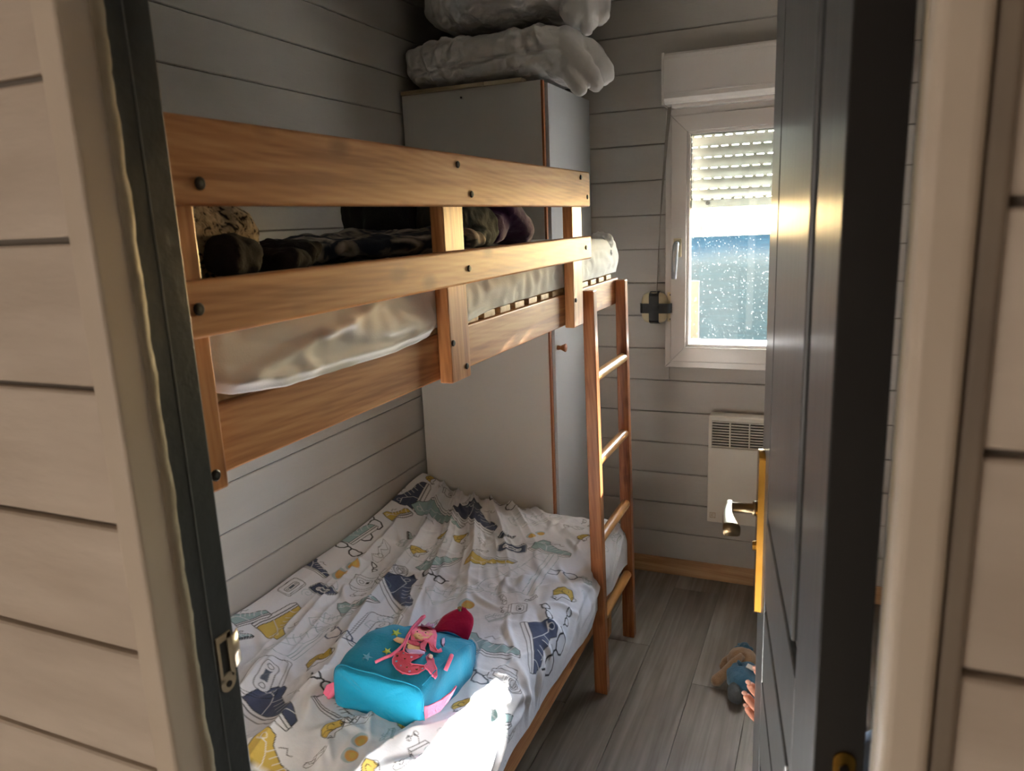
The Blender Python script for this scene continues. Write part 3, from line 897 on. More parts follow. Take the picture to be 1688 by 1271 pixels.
# quilts folded on the wardrobe
def cap(bm, a, b, r, n=16, m=8, fn=None):
    a, b = Vector(a), Vector(b); L_ = (b - a).length
    d = (b - a).normalized()
    q = d.to_track_quat('Z', 'Y').to_matrix()
    superell(bm, (a + b) / 2, (r, r, L_ / 2 + r * 0.8), 0.75, 1.0, n, m * 2, q, fn)
def quilt_fn(sd, amp):
    def f(d, p):
        u = p.x * 34 + 5.5 * nz((p.x * 4, p.z * 5, sd)) + p.z * 9
        w = 0.75 * (1 - abs(math.sin(u))) + 0.30 * (1 - abs(math.sin(u * 2.3 + 2 * nz((p.x * 9, p.z * 7, sd + 3))))) + 0.7 * nz((p.x * 7, p.y * 5, p.z * 6 + sd))
        s = min(1.0, abs(d.y) * 1.2 + abs(d.x) * 0.6)
        return p + Vector((d.x * 0.3, d.y, d.z * 0.5)) * (amp * (w - 0.45) * s)
    return f
q1 = B()
def seamed(fn):
    def f(d, p):
        zs = 2.008 + 0.012 * math.sin(p.x * 6 + 1) + 0.004 * nz((p.x * 30, 0, 2))
        g = math.exp(-((p.z - zs) / 0.007) ** 2) * max(0.0, min(1.0, (-d.y - 0.35) * 3))
        return fn(d, p) + Vector((0, 0.016 * g, 0))
    return f
superell(q1, (-1.122, 2.652, 2.033), (0.328, 0.250, 0.088), 0.62, 0.42, 170, 60, None, seamed(quilt_fn(1.0, 0.022)))
superell(q1, (-0.850, 2.560, 1.985), (0.085, 0.125, 0.062), 0.8, 0.7, 50, 24, Matrix.Rotation(0.35, 3, 'Y'), quilt_fn(7.0, 0.014))
cap(q1, (-0.830, 2.455, 2.035), (-0.745, 2.50, 1.915), 0.036, 24, 12, quilt_fn(9.0, 0.016))
cap(q1, (-0.800, 2.56, 2.035), (-0.748, 2.60, 1.955), 0.043, 24, 12, quilt_fn(12.0, 0.016))
cap(q1, (-0.83, 2.46, 1.955), (-0.790, 2.475, 1.895), 0.028, 18, 8, quilt_fn(15.0, 0.008))
quilt1 = obj('folded_quilt', q1, 'quilt', None, (-1.1, 2.65, 1.946), True)
remesh(quilt1, 0.0045, 1, 0.010, 0.04); crease(quilt1, 0.004, 0.010)
meta(quilt1, 'white folded quilt lying directly on the wardrobe, under the other quilt', 'quilt')
q2 = B()
superell(q2, (-1.07, 2.652, 2.228), (0.305, 0.226, 0.090), 0.6, 0.40, 170, 50, None, quilt_fn(21.0, 0.022))
superell(q2, (-0.800, 2.520, 2.140), (0.058, 0.080, 0.056), 0.8, 0.8, 36, 18, None, quilt_fn(24.0, 0.016))
cap(q2, (-0.785, 2.47, 2.20), (-0.768, 2.49, 2.08), 0.028, 20, 12, quilt_fn(27.0, 0.018))
cap(q2, (-0.750, 2.56, 2.20), (-0.742, 2.56, 2.13), 0.032, 20, 8, quilt_fn(29.0, 0.014))
quilt2 = obj('folded_quilt', q2, 'quilt', None, (-1.1, 2.65, 2.12), True)
remesh(quilt2, 0.0045, 1, 0.010, 0.04); crease(quilt2, 0.004, 0.010)
meta(quilt2, 'puffy white quilt on top of the other folded quilt, close to the ceiling', 'quilt')

# ------------------------------------------------------------------ bunk (upper bed)
XBm, XPo, XRa = -0.657, -0.630, -0.605
bunk = thing('upper_bunk', (-1.03, 1.5, 1.2), 'varnished pine upper bunk with two guard rails and three posts', 'bunk bed')
BY0, BY1 = 0.5325, 2.425
boxo('side_beam', XBm - 0.022, XBm, BY0, BY1, 1.204, 1.288, 'pine_y', bunk, 0.003)
boxo('side_beam', XL + 0.002, XL + 0.024, BY0, BY1, 1.204, 1.288, 'pine_y', bunk, 0.003)
boxo('end_beam', XL + 0.026, XBm - 0.024, BY0 + 0.001, BY0 + 0.022, 1.204, 1.284, 'pine_x', bunk, 0.003)
boxo('end_beam', XL + 0.026, XBm - 0.024, BY1 - 0.022, BY1 - 0.001, 1.204, 1.284, 'pine_x', bunk, 0.003)
for y0, y1 in ((BY0 + 0.001, 0.618), (1.176, 1.254), (1.880, 1.9605)):
    boxo('post', XBm + 0.0005, XPo, y0, y1, 1.198, 1.59, 'pine_z', bunk, 0.003)
boxo('guard_rail', XPo + 0.0005, XRa, BY0 + 0.001, 1.9605, 1.513, 1.602, 'pine_y', bunk, 0.004, 3)
boxo('guard_rail', XPo + 0.0005, XRa, BY0 + 0.001, 1.9655, 1.377, 1.437, 'pine_y', bunk, 0.004, 3)
ys = BY0 + 0.03
while ys < BY1 - 0.06:
    boxo('slat', XL + 0.03, XBm - 0.006, ys, ys + 0.056, 1.2885, 1.303, 'pine_x', bunk, 0.002)
    ys += 0.083
def bolt(x, y, z, r=0.0066):
    bm = B()
    tube(bm, [(x - 0.001, y, z), (x + 0.0018, y, z), (x + 0.0028, y, z)], [r, r, r * 0.75], 14)
    bo = obj('bolt', bm, 'bolt', bunk)
    obj('hex_socket', tube(B(), [(x + 0.0022, y, z), (x + 0.0032, y, z)], r * 0.45, 6), 'gasket', bo)
for y, z in ((0.605, 1.535), (1.193, 1.583), (1.242, 1.534), (1.881, 1.586), (1.934, 1.538)):
    bolt(XRa, y, z, 0.0068 if y < 0.7 else 0.0058)
for y, z in ((0.582, 1.408), (1.216, 1.404), (1.916, 1.408)):
    bolt(XRa, y, z, 0.0068 if y < 0.7 else 0.0058)
for y, z in ((1.186, 1.272), (1.235, 1.220), (1.895, 1.271), (0.599, 1.218)):
    bolt(XPo, y, z, 0.0068 if y < 0.7 else 0.0058)

# upper mattress with its fitted sheet
def pn(a, b, seed):                                   # cheap smooth noise on arrays
    r = np.random.RandomState(seed)
    out = 0
    for _ in range(9):
        f = r.uniform(0.6, 2.6); th = r.uniform(0, 2 * PI); ph = r.uniform(0, 2 * PI)
        out = out + np.sin((a * math.cos(th) + b * math.sin(th)) * f * 2 + ph) / 9 * 2.2
    return out
def sstep0(a, b, v):
    t = np.clip((v - a) / (b - a), 0, 1); return t * t * (3 - 2 * t)
def grid_mesh(name, X, Y, Z):
    ni, nj = X.shape
    me = bpy.data.meshes.new(name)
    co = np.stack([X, Y, Z], -1).reshape(-1, 3).astype(np.float32)
    idx = np.arange(ni * nj).reshape(ni, nj)
    q = np.stack([idx[:-1, :-1], idx[1:, :-1], idx[1:, 1:], idx[:-1, 1:]], -1).reshape(-1, 4)
    me.vertices.add(len(co)); me.vertices.foreach_set('co', co.ravel())
    me.loops.add(q.size); me.loops.foreach_set('vertex_index', q.ravel().astype(np.int32))
    me.polygons.add(len(q)); me.polygons.foreach_set('loop_start', (np.arange(len(q)) * 4).astype(np.int32))
    try: me.polygons.foreach_set('loop_total', np.full(len(q), 4, np.int32))
    except Exception: pass
    me.polygons.foreach_set('use_smooth', np.ones(len(q), bool))
    me.update(calc_edges=True); me.validate()
    return me
um = thing('upper_mattress', (-1.05, 1.48, 1.304), 'thin mattress in a rumpled white fitted sheet on the upper bunk', 'mattress')
boxo('mattress_core', XL + 0.012, XBm - 0.012, BY0 + 0.008, BY1 - 0.01, 1.3045, 1.412, 'sheet', um, 0.02, 4)
# sheet: over the top and down the front, its hem hanging over the beam between the first posts
ys_ = np.linspace(BY0 + 0.004, BY1 + 0.002, 420)
ts_ = np.linspace(0, 1, 90)
T, Yg = np.meshgrid(ts_, ys_, indexing='ij')
hem = np.interp(ys_, [0.53, 0.62, 0.66, 0.74, 0.86, 1.03, 1.13, 1.18, 1.30, 1.40, 1.47, 1.9, 2.43], [1.312, 1.311, 1.296, 1.289, 1.286, 1.282, 1.290, 1.300, 1.296, 1.302, 1.305, 1.306, 1.306])
top = 1.419
flat = 0.78
tcut = 0.45
Xs = np.where(T < tcut, XL + 0.014 + (XBm - 0.036 - XL - 0.014) * T / tcut, 0)
Zs = np.where(T < tcut, top, 0.0)
tt = np.clip((T - tcut) / (1 - tcut), 0, 1)
rad = 0.03
ang = np.clip(tt / 0.25, 0, 1) * PI / 2
xf = XBm - 0.036 + rad * np.sin(ang); zf = top - rad * (1 - np.cos(ang))
dn = np.clip((tt - 0.25) / 0.75, 0, 1)
HEM = np.repeat(hem[None, :], len(ts_), 0)
zd = zf + (HEM - zf) * dn
over = np.clip((1.304 - HEM) / 0.012, 0, 1)
bulge = 0.006 * np.sin(PI * np.clip(dn, 0, 1)) + over * 0.011 * dn ** 1.2
near = np.exp(-((Yg - 0.85) / 0.28) ** 2)
fold = 0.007 * near * np.sin(26 * (zd - 1.3) * 3 + 14 * (Yg - 0.6)) + 0.004 * pn(Yg * 9, zd * 30, 3) + 0.003 * pn(Yg * 26, zd * 50, 5)
dl = (zd - 1.313) - (Yg - 0.685) * (1.366 - 1.313) / (0.977 - 0.685)
win_ = sstep0(0.64, 0.70, Yg) * (1 - sstep0(0.96, 1.04, Yg))
bulge = bulge + win_ * (0.009 * np.exp(-(dl / 0.009) ** 2) + 0.005 / (1 + np.exp(dl / 0.004))) + 0.006 * over * np.exp(-((zd - HEM - 0.014) / 0.006) ** 2)
Xs = np.where(T < tcut, Xs, xf + bulge + np.clip(fold, -0.004, 0.02) * np.clip(dn * 3, 0, 1) * 0.8)
Xs = np.minimum(Xs, np.where((Yg > 1.16) & (Yg < 1.27) | (Yg > 1.86) & (Yg < 1.975) | (Yg < 0.63), XBm - 0.001, XBm + 0.034))
Xs = np.where((zd < 1.31) & (T > tcut), np.maximum(Xs, XBm - 0.02 + over * 0.0225), Xs)
Zs = np.where(T < tcut, Zs + 0.006 * pn(Xs * 8, Yg * 8, 11) * np.clip((tcut - T) * 8, 0, 1), zd)
sh = link(grid_mesh('fitted_sheet', Xs, Yg, Zs), 'fitted_sheet', 'sheet', um)
so = sh.modifiers.new('thick', 'SOLIDIFY'); so.thickness = 0.002
# sheet corner bunched over the far end
cbm = B()
def crump(sd, amp, fq=30):
    return lambda d, p: p + d * amp * (nz((p.x * fq, p.y * fq, p.z * fq + sd)) + 0.6 * abs(nz((p.x * fq * 2.2, p.y * fq * 2, p.z * fq * 1.5 + sd))))
superell(cbm, (-0.705, 2.385, 1.372), (0.034, 0.058, 0.062), 0.7, 0.7, 44, 26, None, crump(3, 0.016, 34))
superell(cbm, (-0.690, 2.372, 1.402), (0.024, 0.040, 0.024), 0.9, 0.9, 32, 16, Matrix.Rotation(0.5, 3, 'X'), crump(8, 0.012, 40))
fo = obj('sheet_corner', cbm, 'sheet', um, smooth=True)
remesh(fo, 0.004, 1, 0.012, 0.02)

# things lying on the upper bunk
def lump(name, parts, mat, label, cat, vox=0.006, disp=0.012, ds=0.03, org=None, sm=2):
    bm = B()
    for p in parts:
        superell(bm, p[0], p[1], p[2] if len(p) > 2 else 0.8, 0.8, 40, 22, p[3] if len(p) > 3 else None, crump(abs(p[0][0] * 91 + p[0][1] * 37) % 17 + 0.3, 0.012, 18))
    c = parts[0][0]
    zmin = min(p[0][2] - p[1][2] for p in parts)
    o = obj(name, bm, mat, None, org or (c[0], c[1], zmin), True)
    remesh(o, vox, sm, disp, ds)
    return meta(o, label, cat)
TZ = 1.4285
Rz = lambda a: Matrix.Rotation(a, 3, 'Z')
Ry_ = lambda a: Matrix.Rotation(a, 3, 'Y')
Rx_ = lambda a: Matrix.Rotation(a, 3, 'X')
lump('animal_print_cushion', [((-0.80, 0.715, TZ + 0.050), (0.085, 0.150, 0.062), 1.0)], 'animal_print',
     'cream and black animal print cushion at the doorway end of the upper bunk', 'cushion', 0.006, 0.014, 0.03)
lump('dark_sweater', [((-0.700, 0.745, TZ + 0.026), (0.018, 0.040, 0.026), 0.9), ((-0.73, 0.860, TZ + 0.016), (0.045, 0.040, 0.016), 0.9), ((-0.80, 0.96, TZ + 0.02), (0.05, 0.05, 0.018), 0.9)], 'dark_garment',
     'crumpled dark brown sweater against the animal print cushion', 'clothes', 0.005, 0.014, 0.025)
bk = B()
for i in range(4):
    superell(bk, (-0.93 + 0.045 * i, 1.22 + 0.05 * i - 0.02 * (i % 2), TZ + 0.018 + 0.006 * (i % 2)), (0.10, 0.26 - 0.03 * i, 0.017), 0.7, 0.7, 60, 16, Rz(0.25 - 0.18 * i), crump(i * 3.1, 0.016, 14))
bo_ = obj('patterned_throw', bk, 'patterned', None, (-0.88, 1.25, TZ), True)
remesh(bo_, 0.006, 2, 0.014, 0.04)
meta(bo_, 'navy and cream patterned throw spread flat along the upper bunk', 'throw')
lump('black_backpack', [((-0.98, 1.62, TZ + 0.090), (0.12, 0.15, 0.082), 0.6, Rx_(0.10)), ((-0.93, 1.50, TZ + 0.078), (0.06, 0.06, 0.07), 0.7)], 'black_bag',
     'bulky black backpack against the board wall behind the middle post', 'bag', 0.008, 0.012, 0.04)
lump('grey_jacket', [((-0.80, 1.56, TZ + 0.055), (0.075, 0.12, 0.054), 0.8, Rx_(-0.25)), ((-0.76, 1.51, TZ + 0.022), (0.05, 0.07, 0.02), 0.8), ((-0.82, 1.62, TZ + 0.085), (0.05, 0.07, 0.04), 0.8)], 'grey_garment',
     'grey green crumpled jacket beside the middle bunk post', 'clothes', 0.006, 0.02, 0.03)
lump('purple_hooded_top', [((-0.82, 1.88, TZ + 0.060), (0.06, 0.115, 0.034), 0.7, Rx_(-0.62)), ((-0.84, 1.80, TZ + 0.045), (0.06, 0.06, 0.04), 0.8)], 'purple',
     'purple folded fleece leaning between jacket and wardrobe', 'clothes', 0.006, 0.008, 0.03)

# ------------------------------------------------------------------ ladder
lad = thing('bunk_ladder', (-0.618, 2.22, 0), 'reddish wooden ladder with four round rungs leaning on the bunk', 'ladder')
def stile(y0, y1):
    bm = B()
    q = []
    for z, xb in ((0.0, -0.640), (1.283, -0.6555)):
        w = 0.042 if z == 0 else 0.034
        q.append([bm.verts.new((xb, y0, z)), bm.verts.new((xb + w, y0, z)), bm.verts.new((xb + w, y1, z)), bm.verts.new((xb, y1, z))])
    fs = [bm.faces.new(q[0][::-1]), bm.faces.new(q[1])]
    for i in range(4): fs.append(bm.faces.new((q[0][i], q[0][(i + 1) % 4], q[1][(i + 1) % 4], q[1][i])))
    bmesh.ops.bevel(bm, geom=list({e for f in fs for e in f.edges}), offset=0.003, segments=2, profile=0.5, affect='EDGES')
    return bm
obj('stile', stile(2.028, 2.060), 'ladder_z', lad)
obj('stile', stile(2.378, 2.410), 'ladder_z', lad)
for z in (1.026, 0.765, 0.512, 0.246):
    x = -0.6195 - 0.012 * z
    obj('rung', tube(B(), [(x, 2.052, z), (x, 2.386, z)], 0.0158, 20, False), 'rung_y', lad, smooth=True)

# ------------------------------------------------------------------ lower bed
lb = thing('lower_bed', (-1.05, 1.48, 0), 'low pine bed frame under the bunk beside the ladder', 'bed')
boxo('side_rail', -0.682, -0.660, 0.545, 2.415, 0.168, 0.236, 'pine_y', lb, 0.004, 2)
boxo('side_rail', XL + 0.014, XL + 0.036, 0.545, 2.415, 0.168, 0.236, 'pine_y', lb, 0.003)
boxo('end_rail', XL + 0.037, -0.683, 0.546, 0.568, 0.168, 0.236, 'pine_x', lb, 0.003)
boxo('end_rail', XL + 0.037, -0.683, 2.392, 2.414, 0.168, 0.236, 'pine_x', lb, 0.003)
for x0 in (XL + 0.037, -0.729):
    for y0 in (0.57, 2.345):
        boxo('leg', x0, x0 + 0.045, y0, y0 + 0.045, 0.0, 0.2, 'pine_z', lb, 0.003)
y = 0.60
while y < 2.34:
    boxo('slat', XL + 0.037, -0.683, y, y + 0.06, 0.222, 0.236, 'pine_x', lb, 0.002); y += 0.12
mt = boxo('lower_mattress', XL + 0.012, -0.664, 0.545, 2.418, 0.237, 0.412, 'sheet', None, 0.03, 4, smooth=True)
meta(mt, 'white mattress of the lower bed, covered by the printed duvet', 'mattress')

# ------------------------------------------------------------------ printed duvet on the lower bed
SFLAT = 0.765                                          # cloth length from the wall to where the edge rolls over
smax = 0.955
ycoarse = np.arange(0.56, 0.98, 0.012)
yfine = np.arange(0.98, 2.425, 0.0021)
tv = np.concatenate([ycoarse, yfine, np.linspace(2.4265, 2.47, 20)])
sv = np.arange(0.0, smax, 0.0021)
Sg, Tg = np.meshgrid(sv, tv, indexing='ij')
hemn = 0.015 * pn(Tg * 5, Tg * 0, 21)
sx = Sg
R1 = 0.07
a1 = np.clip((sx - SFLAT) / R1, 0, PI / 2)
drop = np.clip(sx - SFLAT - R1 * PI / 2, 0, 1)
X = XL + 0.010 + np.minimum(sx, SFLAT) + R1 * np.sin(a1) * 0.78
Zb = 0.432 - R1 * (1 - np.cos(a1)) - drop * 0.98
def sstep(a, b, v):
    t = np.clip((v - a) / (b - a), 0, 1); return t * t * (3 - 2 * t)
wall_up = 0.052 * (1 - sstep(0.0, 0.16, sx))
rear = 0.045 * sstep(1.95, 2.38, Tg) * (1 - sstep(0.0, 0.42, sx))
Zb = Zb + wall_up + rear + 0.010 * pn(sx * 3.2, Tg * 3.2, 31) * (1 - sstep(SFLAT - 0.05, SFLAT + 0.1, sx))
# folds fanning out from the far corner
thf = np.arctan2(X - (-1.46), np.maximum(2.95 - Tg, 0.05))
rr_ = np.sqrt((X + 1.46) ** 2 + (2.95 - Tg) ** 2)
warp = 0.35 * pn(X * 2.2, Tg * 2.2, 41)
ph = thf * 30 + warp * 3.0
ridge = (1 - np.abs(np.sin(ph))) ** 1.6
ph2 = thf * 61 + warp * 5 + 1.3
ridge2 = (1 - np.abs(np.sin(ph2))) ** 2
amp = sstep(0.02, 0.12, sx) * (1 - 0.88 * sstep(0.40, 0.60, sx)) * (0.60 + 0.40 * sstep(1.10, 1.55, Tg))
Zb = Zb + amp * (0.026 * ridge + 0.011 * ridge2 * (0.5 + 0.5 * pn(X * 6, Tg * 6, 43)))
# broad soft folds near the doorway end
amp2 = (1 - sstep(1.15, 1.45, Tg)) * sstep(0.05, 0.2, sx) * (1 - sstep(SFLAT - 0.05, SFLAT + 0.06, sx))
Zb = Zb + amp2 * (0.024 * (1 - np.abs(np.sin((X * 0.85 - Tg * 0.5) * 17 + 1.5 * pn(X * 4, Tg * 4, 47)))) ** 1.3)
# short random creases
rs = np.random.RandomState(5)
tslice = lambda c, h: slice(*np.searchsorted(tv, (c - h, c + h)))
sslice = lambda c, h: slice(*np.searchsorted(sv, (c - h, c + h)))
for _ in range(210):
    cs, ct = rs.uniform(0.10, 0.90), rs.uniform(1.0, 2.42)
    an = rs.normal(1.75, 0.5) if rs.rand() < 0.7 else rs.uniform(0, PI)
    ln, wd_, h = rs.uniform(0.04, 0.13), rs.uniform(0.006, 0.015), rs.uniform(0.003, 0.009)
    a, b = sslice(cs, ln * 2), tslice(ct, ln * 2)
    ds_, dt_ = Sg[a, b] - cs, Tg[a, b] - ct
    al = ds_ * math.cos(an) + dt_ * math.sin(an); ac = -ds_ * math.sin(an) + dt_ * math.cos(an) + 1.5 * al ** 2
    bump_ = h * np.exp(-(al / ln) ** 2 * 2.2) * (np.exp(-(ac / wd_) ** 2) - 0.45 * np.exp(-((ac - wd_ * 1.7) / wd_) ** 2))
    nd = np.clip((Sg[a, b] - SFLAT) / 0.1, 0, 1)
    Zb[a, b] += bump_ * (1 - nd); X[a, b] += bump_ * nd * 1.4
# rolled rear end
re = np.clip((Tg - 2.40) / 0.07, 0, 1)
Yd = np.where(re > 0, 2.40 + 0.024 * np.sin(re * PI / 2), Tg)
Zb = Zb - re ** 2 * 0.09
X = np.where(X > -0.70, X + 0.010 * pn(Tg * 7, X * 3, 51) * sstep(SFLAT - 0.02, SFLAT + 0.12, sx), X)
Zb = np.maximum(Zb, np.where(X < -0.672, 0.418, 0.0))
X = np.where(Zb < 0.412, np.maximum(X, -0.6595), X)
Zb = np.maximum(Zb, 0.286 + hemn * np.clip(drop * 20, 0, 1))

# --- the print, drawn as colour on the cloth
base = np.array(C('e7e8ee')[:3])
RGB = np.repeat(np.repeat(base[None, None, :], len(sv), 0), len(tv), 1)
NAVY, YEL, TEAL, BLK, GREY, ORG = [np.array(C(h)[:3]) for h in ('4a536e', 'd0b45c', '9db7ba', '26262a', '5a616e', 'd9a24e')]
WHITE = np.array(C('e6e6ea')[:3])
def pxs(p):
    """Photograph position of a motif -> place on the cloth."""
    d = CM @ np.array([(p[0] - 844) / FPX, 1, -(p[1] - 635.5) / FPX])
    k = (0.440 - EYE) / d[2]
    return np.array([d[0] * k - (XL + 0.010), d[1] * k])
CENTRES = []
class Motif:
    def __init__(s, c, tip, flip=1, k=1.0):
        s.c = pxs(c) if len(c) == 2 else np.array(c[:2]); v = pxs(tip) - s.c if len(c) == 2 else np.array(tip)
        CENTRES.append((s.c[0], s.c[1], float(np.hypot(*v))))
        s.L = float(np.hypot(*v)) * k; s.e = v / np.hypot(*v); s.n = np.array([-s.e[1], s.e[0]]) * flip
        h = s.L * 1.75
        s.a, s.b = sslice(s.c[0], h), tslice(s.c[1], h)
        ds_, dt_ = Sg[s.a, s.b] - s.c[0], Tg[s.a, s.b] - s.c[1]
        s.u = (ds_ * s.e[0] + dt_ * s.e[1]) / s.L; s.v = (ds_ * s.n[0] + dt_ * s.n[1]) / s.L
        s.px = 0.0016 / s.L
        s.ok = s.u.size > 0
    def put(s, al, col):
        v = RGB[s.a, s.b]; v += (col - v) * al[..., None]
    def dist(s, pts, closed):
        d = np.full(s.u.shape, 9.0); n = len(pts)
        for i in range(n if closed else n - 1):
            (x0, y0), (x1, y1) = pts[i], pts[(i + 1) % n]
            ex, ey = x1 - x0, y1 - y0; q = ex * ex + ey * ey + 1e-12
            t = np.clip(((s.u - x0) * ex + (s.v - y0) * ey) / q, 0, 1)
            d = np.minimum(d, np.hypot(s.u - x0 - t * ex, s.v - y0 - t * ey))
        return d
    def line(s, pts, w=0.0021, col=BLK, closed=False, al=1.0):
        if s.ok: s.put(al * np.clip(((w / 2) / s.L - s.dist(pts, closed)) / s.px + 0.5, 0, 1), col)
        return s
    def fill(s, pts, col, al=1.0):
        if not s.ok: return s
        ins = np.zeros(s.u.shape, bool); n = len(pts)
        for i in range(n):
            (x0, y0), (x1, y1) = pts[i], pts[(i + 1) % n]
            if y0 == y1: continue
            ins ^= ((y0 > s.v) != (y1 > s.v)) & (s.u < (x1 - x0) * (s.v - y0) / (y1 - y0) + x0)
        d = s.dist(pts, True)
        s.put(al * np.clip(np.where(ins, d, -d) / s.px + 0.5, 0, 1), col)
        return s
def ell(cx, cy, rx, ry, n=20, a0=0, a1=2 * PI):
    return [(cx + rx * math.cos(a0 + (a1 - a0) * i / n), cy + ry * math.sin(a0 + (a1 - a0) * i / n)) for i in range(n + (0 if a1 - a0 > 6.2 else 1))]
def sneaker(c, tip, col=NAVY, flip=1, thin=False):
    m = Motif(c, tip, flip); w = 0.0013 if thin else 0.0021; lc = (TEAL * 0.75) if thin else BLK
    body = [(-0.95, -0.30), (-1.0, 0.2), (-0.88, 0.62), (-0.5, 0.60), (-0.36, 0.36), (0.2, 0.10), (0.62, 0.05), (0.92, -0.08), (0.99, -0.28)]
    if col is not None: m.fill(body, col)
    m.fill([(-0.97, -0.30), (1.0, -0.28), (1.0, -0.46), (0.8, -0.52), (-0.95, -0.52)], WHITE)
    m.line(body, w, lc, True)
    m.line([(-0.97, -0.30), (-0.97, -0.52), (0.8, -0.52), (1.02, -0.44), (1.0, -0.28)], w, lc)
    m.line([(-0.96, -0.40), (0.98, -0.37)], w * 1.3, lc)
    m.line(ell(1.0, -0.30, 0.42, 0.36, 10, PI / 2, PI), w, lc if thin else WHITE)
    m.line([(-0.9, 0.25), (-0.55, 0.28), (-0.36, 0.05), (-0.2, -0.28)], w, lc if thin else WHITE)
    for i in range(4):
        x, y = -0.28 + 0.2 * i, 0.28 - 0.085 * i
        m.line([(x - 0.10, y - 0.16), (x + 0.05, y + 0.05), (x + 0.16, y + 0.16 - 0.05 * i)], w * 0.9, WHITE if (col is not None and not thin) else lc)
    m.line(ell(-0.72, 0.36, 0.09, 0.09, 10), w * 0.8, WHITE if col is not None else lc, True)
    m.line([(-0.2, 0.42), (0.0, 0.55), (0.12, 0.40), (0.28, 0.44)], w * 0.8, lc)
def glasses(c, tip, w=0.0052, col=BLK, lens=None):
    m = Motif(c, tip)
    for sx_ in (-1, 1):
        q = [(sx_ * x, y) for x, y in ((0.13, 0.16), (0.35, 0.30), (0.75, 0.30), (0.90, 0.20), (0.84, -0.12), (0.62, -0.30), (0.36, -0.28), (0.18, -0.10))]
        if lens is not None: m.fill(q, lens, 0.5)
        m.line(q, w, col, True)
        m.line([(sx_ * 0.88, 0.22), (sx_ * 1.08, 0.34)], w, col)
    m.line([(-0.14, 0.14), (0, 0.2), (0.14, 0.14)], w, col)
def shades(c, tip):
    m = Motif(c, tip)
    for sx_ in (-1, 1):
        m.fill(ell(sx_ * 0.58, 0.10, 0.50, 0.42), TEAL, 0.75)
        m.fill(ell(sx_ * 0.56, 0.0, 0.38, 0.32), ORG, 0.95)
        m.fill(ell(sx_ * 0.50, -0.04, 0.22, 0.18), YEL, 0.8)
def rrect(x0, y0, x1, y1, r):
    p = []
    for cx, cy, a in ((x1 - r, y1 - r, 0), (x0 + r, y1 - r, PI / 2), (x0 + r, y0 + r, PI), (x1 - r, y0 + r, 3 * PI / 2)):
        p += ell(cx, cy, r, r, 4, a, a + PI / 2)
    return p
def cassette(c, tip, fillc=None, flip=1):
    m = Motif(c, tip, flip)
    if fillc is not None: m.fill(rrect(-0.95, -0.48, 0.95, 0.48, 0.1), fillc)
    m.line(rrect(-1, -0.56, 1, 0.56, 0.22), 0.0016, BLK, True)
    m.line(rrect(-0.9, -0.44, 0.98, 0.62, 0.2), 0.0012, BLK, True)
    m.fill(rrect(-0.66, -0.24, 0.66, 0.24, 0.2), WHITE)
    m.line(rrect(-0.66, -0.24, 0.66, 0.24, 0.2), 0.0018, BLK, True)
    for sx_ in (-1, 1): m.line(ell(sx_ * 0.46, 0, 0.09, 0.09, 10), 0.0016, BLK, True)
    m.fill([(-0.28, -0.11), (0.28, -0.11), (0.28, 0.11), (-0.28, 0.11)], GREY)
def walkman(c, tip, flip=1):
    m = Motif(c, tip, flip)
    m.line(rrect(-0.7, -0.75, 0.75, 0.75, 0.12), 0.0017, BLK, True)
    m.line([(-0.7, 0.7), (-0.95, 0.55), (-0.95, -0.8), (-0.7, -0.7)], 0.0015, BLK)
    m.line([(-0.95, -0.8), (-0.4, -0.92), (0.7, -0.75)], 0.0014, BLK)
    m.line(rrect(-0.2, -0.5, 0.45, 0.5, 0.3), 0.0015, BLK, True)
    m.line(ell(0.12, 0.2, 0.14, 0.14, 10), 0.0013, BLK, True)
    m.fill([(-0.02, -0.3), (0.26, -0.3), (0.26, -0.08), (-0.02, -0.08)], BLK)
    m.line([(-0.95, 0.1), (-1.35, 0.25), (-1.6, 0.1), (-1.5, -0.2), (-1.62, -0.4), (-1.4, -0.5)], 0.0014, BLK)
    m.line(ell(-1.58, 0.2, 0.12, 0.18, 10), 0.0014, BLK, True)
    m.line(ell(-1.45, -0.45, 0.13, 0.16, 10), 0.0014, BLK, True)
def cap_hat(c, tip, flip=1):
    m = Motif(c, tip, flip)
    crown = [(-0.8, -0.25), (-0.72, 0.3), (-0.35, 0.62), (0.15, 0.68), (0.6, 0.45), (0.82, 0.0), (0.7, -0.4), (0.25, -0.15), (-0.3, -0.1)]
    m.fill(crown, YEL)
    m.line(crown, 0.0018, BLK, True)
    m.line([(-0.8, -0.25), (-0.98, -0.55), (-0.6, -0.72), (-0.2, -0.42), (0.3, -0.5), (0.7, -0.4)], 0.0018, BLK)
    m.line(ell(0.1, 0.2, 0.25, 0.22, 12, -0.5, 4.2), 0.0015, BLK)
    m.line(ell(0.78, -0.2, 0.16, 0.16, 10), 0.0016, BLK, True)
    m.line([(-0.7, 0.25), (-0.3, 0.3), (-0.1, 0.0), (0.1, -0.12)], 0.0015, BLK)
    m.line(ell(-0.75, -0.5, 0.12, 0.1, 10), 0.0018, BLK, True)
